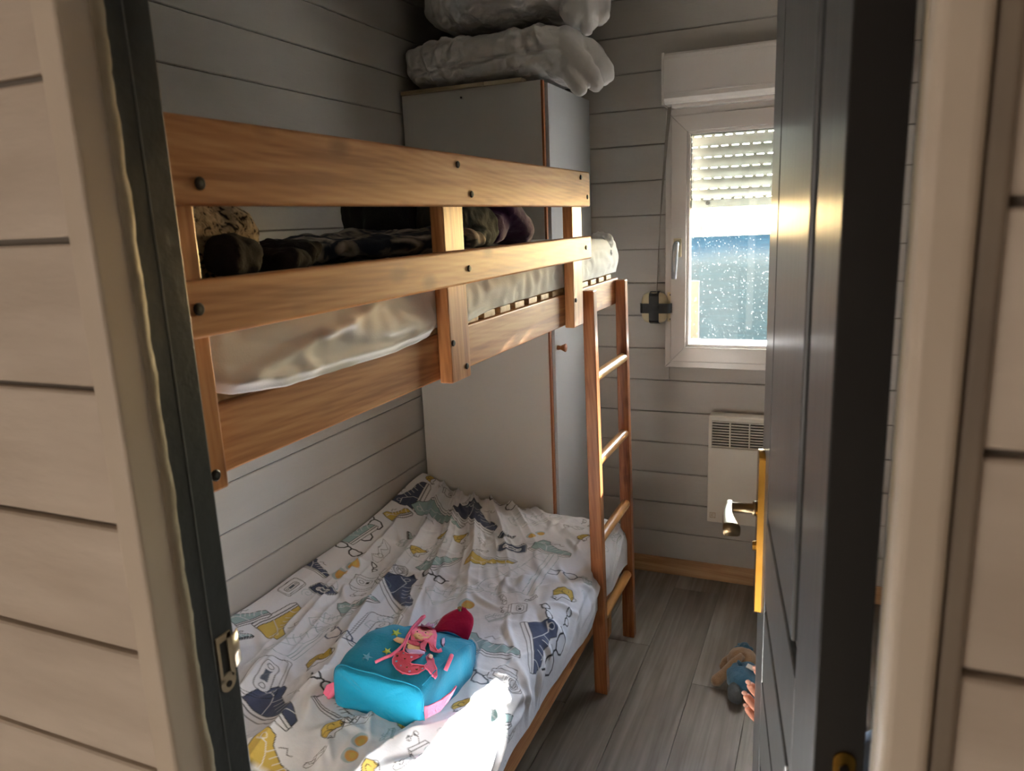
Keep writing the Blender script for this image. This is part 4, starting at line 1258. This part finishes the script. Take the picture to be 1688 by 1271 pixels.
def boombox(c, tip, flip=1):
    m = Motif(c, tip, flip)
    m.line(rrect(-0.95, -0.35, 0.5, 0.5, 0.1), 0.0017, BLK, True)
    m.line([(-0.8, 0.5), (-0.7, 0.78), (0.3, 0.78), (0.4, 0.5)], 0.0017, BLK)
    m.line([(-0.95, 0.3), (0.45, 0.3)], 0.0013, BLK)
    for r in (0.52, 0.44, 0.3, 0.2): m.line(ell(0.45, -0.15, r, r * 0.92, 22), 0.0017, BLK, True)
    m.line([(-1.0, -0.2), (-1.15, -0.35), (-0.9, -0.5), (-0.7, -0.35)], 0.0017, BLK)
    m.line([(-0.7, 0.1), (-0.2, 0.1), (-0.2, -0.15), (-0.7, -0.15)], 0.0013, BLK, True)
def curl(c, tip, col=None):
    m = Motif(c, tip)
    m.line([((0.15 + 0.8 * t) * math.cos(t * 9), (0.15 + 0.8 * t) * math.sin(t * 9)) for t in [i / 24 for i in range(25)]], 0.0011, TEAL * 0.9 if col is None else col)
def roll(c, tip):
    m = Motif(c, tip)
    q = [(-0.95, 0.1), (-0.6, 0.3), (-0.2, 0.1), (0.1, 0.25), (0.6, 0.2), (0.95, 0.3), (0.9, -0.1), (0.3, -0.3), (-0.4, -0.25), (-0.9, -0.1)]
    m.line(q, 0.0013, BLK, True); m.line([(-0.6, 0.25), (-0.3, -0.2), (0.2, 0.15), (0.6, -0.1), (0.85, 0.2)], 0.0011, BLK); m.line(ell(-0.2, 0.0, 0.16, 0.13, 10), 0.0011, BLK, True)

for c, t in (((575, 921), (596, 927)), ((714, 950), (732, 956)), ((831, 835), (857, 842)), ((530, 1140), (551, 1150)), ((612, 893), (628, 878))): glasses(c, t)
glasses((557, 1050), (574, 1068), 0.0044, NAVY, WHITE); glasses((925, 946), (954, 952), 0.0046, GREY); glasses((778, 1110), (800, 1128), 0.0044, GREY)
glasses((943, 1046), (950, 1020), 0.0052, BLK); glasses((757, 1240), (770, 1262), 0.0044, GREY)
for c, t in (((574, 950), (592, 938)), ((588, 1234), (602, 1212)), ((884, 878), (897, 873)), ((768, 1005), (774, 988)), ((660, 800), (668, 792))): shades(c, t)
for c, t, col, fl in (((457, 1172), (500, 1200), NAVY, 1), ((665, 974), (686, 1000), NAVY, 1), ((900, 1052), (915, 1086), NAVY, 1), ((790, 855), (826, 868), NAVY, 1),
                      ((525, 952), (547, 957), NAVY, 1), ((683, 842), (696, 828), NAVY, 1), ((468, 1025), (502, 1004), YEL, -1), ((808, 924), (845, 930), YEL, -1),
                      ((450, 1258), (492, 1278), YEL, 1), ((658, 866), (674, 858), YEL, 1), ((590, 996), (622, 988), TEAL, 1), ((590, 898), (612, 884), TEAL, 1),
                      ((912, 900), (946, 908), TEAL, 1), ((805, 1062), (862, 1066), TEAL, 1), ((724, 857), (750, 870), TEAL, -1), ((724, 925), (750, 912), TEAL, 1),
                      ((412, 1032), (440, 1018), TEAL, 1), ((830, 1105 + 60), (862, 1150), TEAL, 1), ((560, 1172), (590, 1186), None, 1)):
    sneaker(c, t, col, fl)
for c, t in (((495, 1052), (528, 1025)), ((861, 940), (885, 905)), ((748, 972), (790, 962)), ((882, 853), (915, 843)), ((546, 1018), (576, 1006)), ((705, 905), (722, 890)), ((640, 1018), (660, 1000))):
    sneaker(c, t, None, 1, True)
for c, t in (((526, 1088), (552, 1078)), ((690, 908), (704, 902)), ((931, 978), (956, 976)), ((760, 1160), (778, 1152)), ((548, 1205), (565, 1190))): cap_hat(c, t)
cassette((440, 1120), (456, 1090)); cassette((844, 900), (868, 900), NAVY); cassette((626, 859), (637, 852)); cassette((483, 984), (498, 974)); cassette((533, 980), (548, 986), NAVY); cassette((620, 1040), (640, 1012))
walkman((855, 1003), (873, 1003)); walkman((743, 828), (754, 828)); walkman((700, 1235), (712, 1248)); walkman((600, 960), (608, 948))
boombox((838, 1112), (872, 1118)); boombox((650, 945), (668, 936))
roll((590, 1190), (618, 1180)); roll((665, 1250), (682, 1238)); roll((945, 866), (962, 868)); roll((520, 1248), (540, 1235)); roll((630, 915), (642, 902)); roll((884, 1165), (898, 1150)); roll((795, 905), (806, 902)); roll((880, 835), (892, 838))
for c, t in (((423, 1090), (430, 1086)), ((508, 985), (514, 980)), ((850, 1178), (856, 1172)), ((636, 966), (642, 960)), ((817, 978), (824, 975)), ((795, 880), (801, 878)), ((708, 1228), (714, 1222)), ((902, 1195), (908, 1188)), ((870, 1250), (876, 1244)), ((548, 975), (556, 968))):
    curl(c, t)
# small filler drawings in the gaps of the print
tries = 0; filled = 0
while tries < 1500 and filled < 70:
    tries += 1
    cx_, cy_, L_ = rs.uniform(0.04, 0.84), rs.uniform(1.02, 2.40), rs.uniform(0.022, 0.042)
    if any(math.hypot(cx_ - a, cy_ - b) < r * 0.95 + L_ * 1.1 for a, b, r in CENTRES): continue
    an = rs.uniform(0.6, 2.4); tp = (L_ * math.cos(an), L_ * math.sin(an)); c_ = (cx_, cy_, 0)
    k_ = filled % 7; filled += 1
    if k_ == 0: sneaker(c_, tp, (NAVY, TEAL, YEL)[filled % 3], 1 if filled % 2 else -1)
    elif k_ in (1, 4): roll(c_, tp)
    elif k_ == 2: glasses(c_, tp, 0.0036, BLK)
    elif k_ == 3: sneaker(c_, tp, None, 1, True)
    elif k_ == 5: cap_hat(c_, tp)
    else: curl(c_, (tp[0] * 0.5, tp[1] * 0.5))
me = grid_mesh('duvet_cover', X, Yd, Zb)
ca = me.color_attributes.new('print', 'FLOAT_COLOR', 'POINT')
ca.data.foreach_set('color', np.concatenate([RGB.reshape(-1, 3), np.ones((RGB.shape[0] * RGB.shape[1], 1))], 1).astype(np.float32).ravel())
duvet = thing('printed_duvet', (-1.05, 1.48, 0.414), 'rumpled white duvet printed with sneakers, glasses and cassettes on the lower bed', 'duvet')
link(me, 'duvet_cover', 'printed_cotton', duvet)
dc = B()
superell(dc, (-0.706, 2.425, 0.335), (0.046, 0.042, 0.082), 0.7, 0.8, 40, 26, None, crump(2, 0.014, 36))
o = obj('duvet_corner', dc, plain('duvet_corner_cloth', 'd6d8dd', 0.85, '8f98ab', 26, 0.3, 120), duvet, smooth=True, label='bunched corner of the duvet behind the ladder')
remesh(o, 0.004, 1, 0.014, 0.022)
def zbed(x, y):
    i = int(np.clip((x - XL - 0.010) / 0.0021, 0, len(sv) - 1)); j = int(np.clip(np.searchsorted(tv, y), 0, len(tv) - 1))
    return float(Zb[i, j])

# ------------------------------------------------------------------ turquoise backpack with a mermaid
pk = thing('child_backpack', (-0.875, 1.33, 0.43), 'turquoise child backpack with a pink mermaid lying on the printed duvet', 'backpack')
def bag_pt(s, a, off=0.0):
    """s: base (0) to mouth (1); a: angle round the section, 0 = right side, pi/2 = top."""
    L_ = 0.285
    yc = 1.196 + L_ * s + 0.004 * math.sin(a * 3)
    hw = 0.1125 + 0.008 * math.sin(PI * min(1, s * 1.3)) - 0.050 * max(0, (s - 0.62) / 0.38) ** 2
    cx = -0.874 + 0.010 * s + 0.022 * s * s
    zt = 0.530 + 0.020 * math.sin(PI * min(1.0, s * 1.15 + 0.1)) - 0.055 * max(0, (s - 0.55) / 0.45) ** 2
    zb_ = 0.418
    e = 0.42
    ca_, sa_ = math.cos(a), math.sin(a)
    x = cx + (hw + off) * math.copysign(abs(ca_) ** e, ca_)
    hz = (zt - zb_) / 2
    z = (zt + zb_) / 2 + (hz + off) * math.copysign(abs(sa_) ** e, sa_)
    z += 0.006 * (x - cx) / hw * -1
    wr_ = 0.004 * nz((x * 30, yc * 12, z * 26)) + 0.0025 * math.sin(yc * 90 + x * 30 + 3 * nz((x * 9, yc * 9, 0))) * min(1, s * 3)
    return Vector((x + wr_ * ca_ * 0.6, yc, z + wr_ * max(sa_, 0)))
bg = B()
NS, NA = 44, 72
rings = []
for i in range(NS + 1):
    s = i / NS
    rings.append([bg.verts.new(bag_pt(s, 2 * PI * k / NA)) for k in range(NA)])
for r0, r1 in zip(rings, rings[1:]):
    for k in range(NA): bg.faces.new((r0[k], r0[(k + 1) % NA], r1[(k + 1) % NA], r1[k]))
def endcap(ring, dy, inset):
    c = sum((v.co for v in ring), Vector()) / len(ring)
    prev = ring
    for j, f in enumerate((0.97, 0.90, 0.6, 0.3)):
        nr = [bg.verts.new(c + (v.co - c) * f + Vector((0, dy * (0.35, 0.75, 0.95, 1.0)[j] + 0.003 * nz(v.co * 40), 0))) for v in ring]
        for k in range(NA): bg.faces.new((prev[k], prev[(k + 1) % NA], nr[(k + 1) % NA], nr[k]))
        prev = nr
    bg.faces.new(prev)
endcap(rings[0], -0.012, 0); endcap(rings[-1], 0.022, 0)
obj('bag_body', bg, 'turquoise', pk, smooth=True)
# piping round the base
obj('base_piping', tube(B(), [bag_pt(0.012, 2 * PI * k / 60, 0.0012) for k in range(61)], 0.0016, 6), 'turquoise', pk, smooth=True)
obj('side_seam', tube(B(), [bag_pt(s_, 0.62, 0.001) for s_ in [i / 20 for i in range(1, 20)]], 0.0014, 6), 'turquoise', pk, smooth=True)
# mouth: gathered rim and crimson flap
fl = B(); prev = None
for i in range(15):
    t = i / 14
    yy = 1.462 + 0.050 * t
    hw = 0.052 * (1 - 0.15 * t) * math.sqrt(max(0.03, 1 - (t * 0.98) ** 4))
    cx = -0.838 + 0.020 * t
    row = []
    for k in range(13):
        u = -1 + k / 6
        zz = 0.478 + 0.055 * t + 0.020 * (1 - u * u) * (1 - 0.6 * t) + 0.003 * nz((u * 3, t * 4, 1))
        row.append(fl.verts.new((cx + hw * u, yy, zz)))
    if prev:
        for k in range(12): fl.faces.new((prev[k], prev[k + 1], row[k + 1], row[k]))
    prev = row
fo = obj('flap', fl, 'crimson', pk, smooth=True, label='crimson lined flap at the bag mouth')
so = fo.modifiers.new('thick', 'SOLIDIFY'); so.thickness = 0.006
obj('snap_button', tube(B(), [(-0.821, 1.500, 0.538), (-0.821, 1.499, 0.545)], 0.006, 12), 'sequin', fo)
obj('mouth_hem', tube(B(), [bag_pt(0.99, a_, 0.003) for a_ in [2 * PI * k / 40 for k in range(41)]], 0.004, 6), 'turquoise', pk, smooth=True)
# pink tabs at the base corners
def tab(nm, pts, w, mat='pink'):
    bm = B(); prev = None
    for p, up in pts:
        p = Vector(p); up = Vector(up).normalized() * w
        row = [bm.verts.new(p - up), bm.verts.new(p + up)]
        if prev: bm.faces.new((prev[0], prev[1], row[1], row[0]))
        prev = row
    o = obj(nm, bm, mat, pk, smooth=False)
    s_ = o.modifiers.new('thick', 'SOLIDIFY'); s_.thickness = 0.003
    return o
tab('strap_tab', [((-0.770, 1.205, 0.462), (0, 0.1, 1)), ((-0.752, 1.205, 0.470), (0.1, 0.1, 1)), ((-0.730, 1.225, 0.478), (0.2, 0.2, 1))], 0.014)
tab('strap_tab', [((-0.732, 1.224, 0.478), (0.1, 0.3, 1)), ((-0.722, 1.245, 0.486), (0.4, 0.1, 1)), ((-0.722, 1.268, 0.488), (0.5, 0, 1))], 0.013)
tab('strap_tab', [((-0.978, 1.205, 0.476), (0, 0.2, 1)), ((-0.998, 1.200, 0.470), (0.1, 0.3, 1)), ((-1.016, 1.196, 0.462), (0.3, 0.5, 1))], 0.015)
tab('strap_tab', [((-0.992, 1.196, 0.466), (0.3, 0.4, 1)), ((-1.000, 1.190, 0.452), (1, 0.6, 0.6)), ((-1.015, 1.185, 0.446), (1, 0.7, 0.4))], 0.013)
# raised embroidery laid on the bag's top: (a, b) in pixels of the photograph -> bag surface
TOPN = {}
def top_hit(px):
    d = CM @ np.array([(px[0] - 844) / FPX, 1, -(px[1] - 635.5) / FPX])
    best = None
    for j in range(60):
        h = 0.60 - 0.0025 * j
        k = (h - EYE) / d[2]
        x, y = d[0] * k, d[1] * k
        s = (y - 1.196) / 0.285
        if s < -0.02 or s > 1.02: continue
        zt = top_z(x, min(max(s, 0), 1))
        if zt is not None and zt >= h:
            return Vector((x, y, zt))
    k = (0.535 - EYE) / d[2]
    return Vector((d[0] * k, d[1] * k, 0.535))
def top_z(x, s):
    lo, hi = 0.05, PI - 0.05
    for _ in range(26):
        mid = (lo + hi) / 2
        if bag_pt(s, mid).x > x: lo = mid
        else: hi = mid
    p = bag_pt(s, (lo + hi) / 2)
    return p.z if abs(p.x - x) < 0.01 else None
def patch(nm, poly, mat, h=0.0015, par=None):
    """Flat felt patch: outline in photograph pixels, dropped onto the cloth and given thickness."""
    pts = [Vector(p) for p in poly]
    xs = [p.x for p in pts]; ys2 = [p.y for p in pts]
    inn = []
    st = 2.6
    def inside(x, y):
        c = False; n = len(pts)
        for i in range(n):
            a, b = pts[i], pts[(i + 1) % n]
            if (a.y > y) != (b.y > y) and x < (b.x - a.x) * (y - a.y) / (b.y - a.y) + a.x: c = not c
        return c
    y = min(ys2) + 1.3
    while y < max(ys2):
        x = min(xs) + 1.3
        while x < max(xs):
            if inside(x, y) and min((Vector((x, y)) - p).length for p in pts) > 1.1: inn.append(Vector((x, y)))
            x += st
        y += st
    r = delaunay_2d_cdt(pts + inn, [], [list(range(len(pts)))], 1, 1e-4)
    bm = B()
    vv = [bm.verts.new(top_hit(p) + Vector((0, -0.0003, h))) for p in r[0]]
    for f in r[2]:
        try: bm.faces.new([vv[i] for i in f])
        except ValueError: pass
    o = obj(nm, bm, mat, par or pk, smooth=True)
    s_ = o.modifiers.new('thick', 'SOLIDIFY'); s_.thickness = 0.0025; s_.offset = -1
    return o
def seam(nm, line, r, mat, par=None, h=0.003):
    return obj(nm, tube(B(), [top_hit(p) + Vector((0, 0, h)) for p in line], r, 6), mat, par or pk, smooth=True)
Q = lambda pts: [(640 + x / 10.592, 1020 + y / 10.592) for x, y in pts]
tail = Q([(250, 600), (130, 650), (75, 740), (80, 830), (140, 920), (240, 980), (380, 1005), (520, 980), (640, 920), (655, 860), (560, 845), (440, 840), (385, 805), (410, 760), (560, 700), (600, 660), (430, 660), (340, 640)])
fluke = Q([(660, 700), (730, 650), (800, 760), (810, 830), (850, 920), (855, 1030), (860, 1110), (800, 1080), (740, 990), (700, 930), (640, 900), (650, 850), (690, 800)])
hairp = Q([(400, 250), (480, 180), (600, 150), (720, 160), (820, 220), (850, 320), (835, 440), (825, 540), (870, 590), (925, 560), (940, 600), (890, 635), (800, 615), (740, 580), (720, 480), (680, 440), (640, 560), (660, 610), (560, 560), (550, 470), (620, 420), (480, 440), (400, 420)])
torso = Q([(360, 430), (480, 460), (560, 500), (560, 580), (620, 640), (480, 620), (340, 600), (330, 500)])
face = Q([(430, 330), (470, 250), (560, 200), (680, 210), (780, 260), (790, 310), (720, 380), (600, 410), (480, 400)])
arm = Q([(90, 390), (160, 350), (270, 380), (380, 420), (360, 490), (250, 470), (150, 440)])
ta = patch('mermaid_tail', tail, 'coral'); flk = patch('mermaid_fluke', fluke, 'pink')
hr = patch('mermaid_hair', hairp, 'pink', 0.0028); fc = patch('mermaid_face', face, 'skin_cloth', 0.0055)
tr = patch('mermaid_torso', torso, 'skin_cloth', 0.0036); ar = patch('mermaid_arm', arm, 'skin_cloth', 0.002)
bdc = patch('mermaid_top', Q([(360, 400), (470, 430), (570, 470), (560, 520), (440, 500), (350, 460)]), 'coral', 0.005)
wst = patch('mermaid_belt', Q([(300, 540), (370, 590), (470, 590), (560, 600), (640, 630), (640, 665), (540, 650), (380, 650), (330, 610)]), 'lilac', 0.004)
for q, pr in ((tail, ta), (fluke, flk), (hairp, hr)):
    seam('edge_stitching', q + q[:1], 0.0011, M['pink'], pr, 0.004)
for q in (Q([(500, 200), (640, 180), (780, 240), (810, 380), (790, 520), (850, 600)]), Q([(600, 440), (700, 400), (760, 330)]), Q([(700, 450), (760, 540), (840, 600)])):
    seam('hair_strand', q, 0.0012, 'coral', hr, 0.005)
for ex_, ey_ in ((510, 268), (655, 290)):
    obj('eye', tube(B(), [top_hit(Q([(ex_, ey_)])[0]) + Vector((0, 0, 0.003)), top_hit(Q([(ex_, ey_)])[0]) + Vector((0, 0, 0.0062))], 0.0019, 10), 'black_thread', fc)
seam('smile', Q([(530, 330), (590, 350), (650, 340)]), 0.0007, 'coral', fc, 0.0052)
for i, (x_, y_) in enumerate(((160, 685), (275, 640), (410, 695), (295, 742), (145, 780), (225, 865), (500, 915), (600, 900), (375, 950), (330, 880))):
    obj('sequin', tube(B(), [top_hit(Q([(x_, y_)])[0]) + Vector((0, 0, 0.001)), top_hit(Q([(x_, y_)])[0]) + Vector((0, 0, 0.0045))], 0.0030 if i % 2 == 0 else 0.0022, 8), ('sequin', 'paleblue', 'lilac')[i % 3], ta)
cr = patch('mermaid_crown', Q([(580, 150), (590, 100), (640, 135), (720, 85), (740, 130), (810, 120), (780, 160)]), 'lilac', 0.003)
bd = B(); superell(bd, top_hit(Q([(745, 690)])[0]) + Vector((0, 0, 0.004)), (0.005, 0.005, 0.0045), 1, 1, 14, 10)
obj('bead', bd, 'white_bead', pk, smooth=True)
def star(cx, cy, r, mat, ro):
    q = []
    for i in range(10):
        rr = r if i % 2 == 0 else r * 0.42
        q.append((cx + rr * math.cos(ro + i * PI / 5), cy + 0.75 * rr * math.sin(ro + i * PI / 5)))
    patch('star', q, mat, 0.0015)
U = lambda x, y: (530 + x / 5.297, 980 + y / 5.297)
star(*U(655, 340), 9, 'lime', 0.2); star(*U(575, 502), 8, 'lime', 0.5); star(*U(400, 553), 9.5, 'paleblue', 0.1)
patch('side_motif', [U(1050, 395), U(1075, 385), U(1080, 420), U(1065, 465), U(1050, 440)], 'lilac', 0.002)
# drawstring cord
seam('drawstring_cord', [U(*p) for p in ((470, 612), (530, 580), (610, 545), (680, 500), (720, 450), (750, 380), (790, 310), (840, 255), (880, 210), (905, 200))], 0.0036, 'pink', None, 0.004)
seam('drawstring_cord', [U(*p) for p in ((720, 510), (735, 440), (770, 370), (820, 300), (870, 240), (905, 205))], 0.0028, 'pink', None, 0.004)
obj('side_loop', tube(B(), [bag_pt(0.30, 0.30, 0.004), bag_pt(0.33, 0.42, 0.006), bag_pt(0.38, 0.55, 0.006), bag_pt(0.42, 0.62, 0.004)], 0.0048, 8), 'pink', pk, smooth=True)

# ------------------------------------------------------------------ plush toy on the floor
toy = thing('plush_toy', (-0.21, 2.25, 0), 'tan plush animal in blue dungarees lying on the grey floor near the door', 'plush toy')
def fz(sd, a=0.004, f=60): return lambda d, p: p + d * a * nz(p * f + Vector((sd, 0, 0)))
bm = B(); superell(bm, (-0.200, 2.205, 0.040), (0.054, 0.066, 0.038), 0.9, 0.9, 28, 18, Rz(0.4), fz(1, 0.008, 40)); obj('dungarees', bm, 'toy_blue', toy, smooth=True)
bm = B(); superell(bm, (-0.215, 2.285, 0.048), (0.048, 0.046, 0.042), 1, 1, 28, 18, None, fz(2)); hd_ = obj('head', bm, 'toy_tan', toy, smooth=True)
bm = B(); superell(bm, (-0.222, 2.345, 0.048), (0.024, 0.028, 0.024), 0.9, 0.9, 24, 16, None, fz(5, 0.016, 50)); superell(bm, (-0.208, 2.336, 0.060), (0.019, 0.022, 0.018), 0.9, 0.9, 20, 12, None, fz(6, 0.012, 50))
o = obj('knotted_cap', bm, 'toy_blue', toy, smooth=True); remesh(o, 0.003, 1)
obj('arm', tube(B(), [(-0.212, 2.262, 0.082), (-0.236, 2.236, 0.066), (-0.262, 2.206, 0.040), (-0.283, 2.182, 0.024), (-0.292, 2.172, 0.021)], [0.011, 0.014, 0.016, 0.019, 0.010], 14), 'toy_tan', toy, smooth=True)
obj('arm', tube(B(), [(-0.165, 2.262, 0.052), (-0.140, 2.235, 0.038), (-0.122, 2.205, 0.026), (-0.108, 2.180, 0.021), (-0.104, 2.172, 0.020)], [0.014, 0.016, 0.017, 0.018, 0.010], 14), 'toy_tan', toy, smooth=True)
obj('ear', tube(B(), [(-0.252, 2.300, 0.045), (-0.268, 2.292, 0.030), (-0.274, 2.275, 0.018), (-0.272, 2.262, 0.016)], [0.012, 0.014, 0.013, 0.007], 12), 'toy_tan', toy, smooth=True)
obj('leg', tube(B(), [(-0.215, 2.165, 0.034), (-0.222, 2.145, 0.030), (-0.216, 2.118, 0.027), (-0.206, 2.102, 0.026)], [0.020, 0.022, 0.024, 0.014], 14), 'toy_grey', toy, smooth=True)
obj('leg', tube(B(), [(-0.175, 2.160, 0.034), (-0.160, 2.140, 0.030), (-0.150, 2.115, 0.026), (-0.146, 2.102, 0.025)], [0.020, 0.022, 0.023, 0.014], 14), 'toy_grey', toy, smooth=True)
obj('strap', tube(B(), [(-0.222, 2.262, 0.060), (-0.222, 2.235, 0.074), (-0.212, 2.208, 0.080)], 0.006, 8), 'toy_blue', toy, smooth=True)
tb = B()
for p in ((-0.192, 2.222, 0.0800), (-0.164, 2.216, 0.0745), (-0.168, 2.194, 0.0750), (-0.196, 2.200, 0.0805)): tb.verts.new(p)
tb.verts.ensure_lookup_table(); tb.faces.new(tb.verts[:])
o = obj('label_patch', tb, 'toy_tag', toy, label='small white sewn label'); s_ = o.modifiers.new('thick', 'SOLIDIFY'); s_.thickness = 0.003

# ------------------------------------------------------------------ child behind the door, only the fingers show
kid = thing('person', (0.25, 1.13, 0), 'small child hidden behind the dark door, fingers curled round its edge', 'person')
def skin(name, V, E, R, mat, parent, sub=2):
    me_ = bpy.data.meshes.new(name)
    org = LOC[parent.name]
    me_.from_pydata([Vector(v) - org for v in V], E, [])
    me_.materials.append(M[mat])
    o = bpy.data.objects.new(name, me_); COL.objects.link(o); o.parent = parent; LOC[o.name] = org
    m = o.modifiers.new('skin', 'SKIN'); m.use_smooth_shade = True
    for i, r in enumerate(R):
        me_.skin_vertices[0].data[i].radius = (r, r)
    me_.skin_vertices[0].data[0].use_root = True
    m = o.modifiers.new('sub', 'SUBSURF'); m.levels = sub; m.render_levels = sub
    return o
V = [(0.25, 1.12, 0.46), (0.25, 1.12, 0.56), (0.25, 1.12, 0.68), (0.25, 1.12, 0.765), (0.25, 1.12, 0.81), (0.248, 1.125, 0.86), (0.246, 1.128, 0.935),
     (0.165, 1.135, 0.745), (0.105, 1.185, 0.610), (0.050, 1.200, 0.600), (-0.004, 1.193, 0.602),
     (0.335, 1.115, 0.745), (0.375, 1.12, 0.62), (0.385, 1.16, 0.52), (0.383, 1.18, 0.47),
     (0.200, 1.12, 0.43), (0.195, 1.135, 0.25), (0.192, 1.115, 0.06), (0.190, 1.165, 0.028),
     (0.300, 1.12, 0.43), (0.305, 1.135, 0.25), (0.308, 1.115, 0.06), (0.310, 1.165, 0.028)]
E_ = [(0, 1), (1, 2), (2, 3), (3, 4), (4, 5), (5, 6), (3, 7), (7, 8), (8, 9), (9, 10), (3, 11), (11, 12), (12, 13), (13, 14), (0, 15), (15, 16), (16, 17), (17, 18), (0, 19), (19, 20), (20, 21), (21, 22)]
R_ = [0.085, 0.085, 0.088, 0.060, 0.036, 0.068, 0.066, 0.036, 0.028, 0.022, 0.018, 0.036, 0.028, 0.022, 0.018, 0.058, 0.042, 0.030, 0.026, 0.058, 0.042, 0.030, 0.026]
body = skin('body', V, E_, R_, 'skin', kid)
V = [(0.25, 1.12, 0.50), (0.25, 1.12, 0.58), (0.25, 1.12, 0.69), (0.25, 1.12, 0.775), (0.172, 1.132, 0.750), (0.105, 1.185, 0.610), (0.332, 1.116, 0.748), (0.366, 1.118, 0.660), (0.050, 1.200, 0.600), (0.012, 1.195, 0.600)]
skin('shirt', V, [(0, 1), (1, 2), (2, 3), (3, 4), (4, 5), (3, 6), (6, 7), (5, 8), (8, 9)], [0.098, 0.097, 0.097, 0.068, 0.046, 0.037, 0.046, 0.042, 0.029, 0.025], 'child_shirt', kid)
V = [(0.25, 1.12, 0.49), (0.25, 1.12, 0.45), (0.200, 1.12, 0.42), (0.195, 1.135, 0.25), (0.192, 1.117, 0.09), (0.300, 1.12, 0.42), (0.305, 1.135, 0.25), (0.308, 1.117, 0.09)]
skin('trousers', V, [(0, 1), (1, 2), (2, 3), (3, 4), (1, 5), (5, 6), (6, 7)], [0.097, 0.094, 0.068, 0.053, 0.042, 0.068, 0.053, 0.042], 'child_trousers', kid)
bm = B(); superell(bm, (0.249, 1.112, 0.935), (0.083, 0.085, 0.080), 1, 1, 32, 20, None, lambda d, p: p + Vector((0, -0.012, 0.012)) if d.z > -0.1 or d.y < -0.1 else p + Vector((0, -0.030, 0.02)))
obj('hair', bm, 'hair', kid, smooth=True)
for dx in (-0.028, 0.028):
    bm = B(); superell(bm, (0.246 + dx, 1.190, 0.905), (0.008, 0.006, 0.007), 1, 1, 12, 8); obj('eye', bm, 'eye', kid, smooth=True)
    bm = B(); superell(bm, (0.246 + dx * 2.55, 1.128, 0.895), (0.009, 0.016, 0.022), 1, 1, 14, 10); obj('ear', bm, 'skin', kid, smooth=True)
bm = B(); superell(bm, (0.246, 1.198, 0.885), (0.009, 0.010, 0.009), 1, 1, 12, 8); obj('nose', bm, 'skin', kid, smooth=True)
obj('mouth', tube(B(), [(0.228, 1.190, 0.864), (0.246, 1.194, 0.861), (0.264, 1.190, 0.864)], 0.003, 8), 'crimson', kid, smooth=True)
# hand: palm, four fingers laid across the door's edge, thumb behind
hand = skin('hand', [(-0.004, 1.193, 0.600), (-0.020, 1.190, 0.618), (-0.038, 1.187, 0.636), (-0.040, 1.187, 0.655), (-0.044, 1.186, 0.622)],
            [(0, 1), (1, 2), (1, 3), (1, 4)], [0.0165, 0.019, 0.0145, 0.0130, 0.0130], 'skin', kid)
FP = [((-0.044, 1.185, 0.690), (-0.064, 1.181, 0.708), (-0.080, 1.178, 0.724), (-0.0890, 1.174, 0.735), 0.0078),
      ((-0.050, 1.185, 0.662), (-0.074, 1.181, 0.676), (-0.090, 1.178, 0.693), (-0.0985, 1.174, 0.706), 0.0086),
      ((-0.050, 1.185, 0.640), (-0.074, 1.181, 0.650), (-0.093, 1.178, 0.667), (-0.1040, 1.174, 0.684), 0.0086),
      ((-0.048, 1.185, 0.620), (-0.072, 1.181, 0.628), (-0.091, 1.178, 0.644), (-0.1015, 1.174, 0.661), 0.0078)]
for a, b, c, d, r in FP:
    skin('finger', [a, b, c, d], [(0, 1), (1, 2), (2, 3)], [r * 1.05, r, r * 0.96, r * 0.82], 'skin', hand)
    dv = (Vector(d) - Vector(c)).normalized()
    bm = B(); superell(bm, Vector(d) + Vector((-0.001, -0.0035, 0.0048)), (r * 0.55, 0.002, r * 0.5), 1, 1, 12, 8)
    obj('nail', bm, 'nail', hand, smooth=True)
skin('thumb', [(-0.012, 1.188, 0.630), (-0.008, 1.184, 0.655), (-0.014, 1.180, 0.675), (-0.022, 1.177, 0.690)], [(0, 1), (1, 2), (2, 3)], [0.009, 0.0082, 0.0078, 0.0066], 'skin', hand)
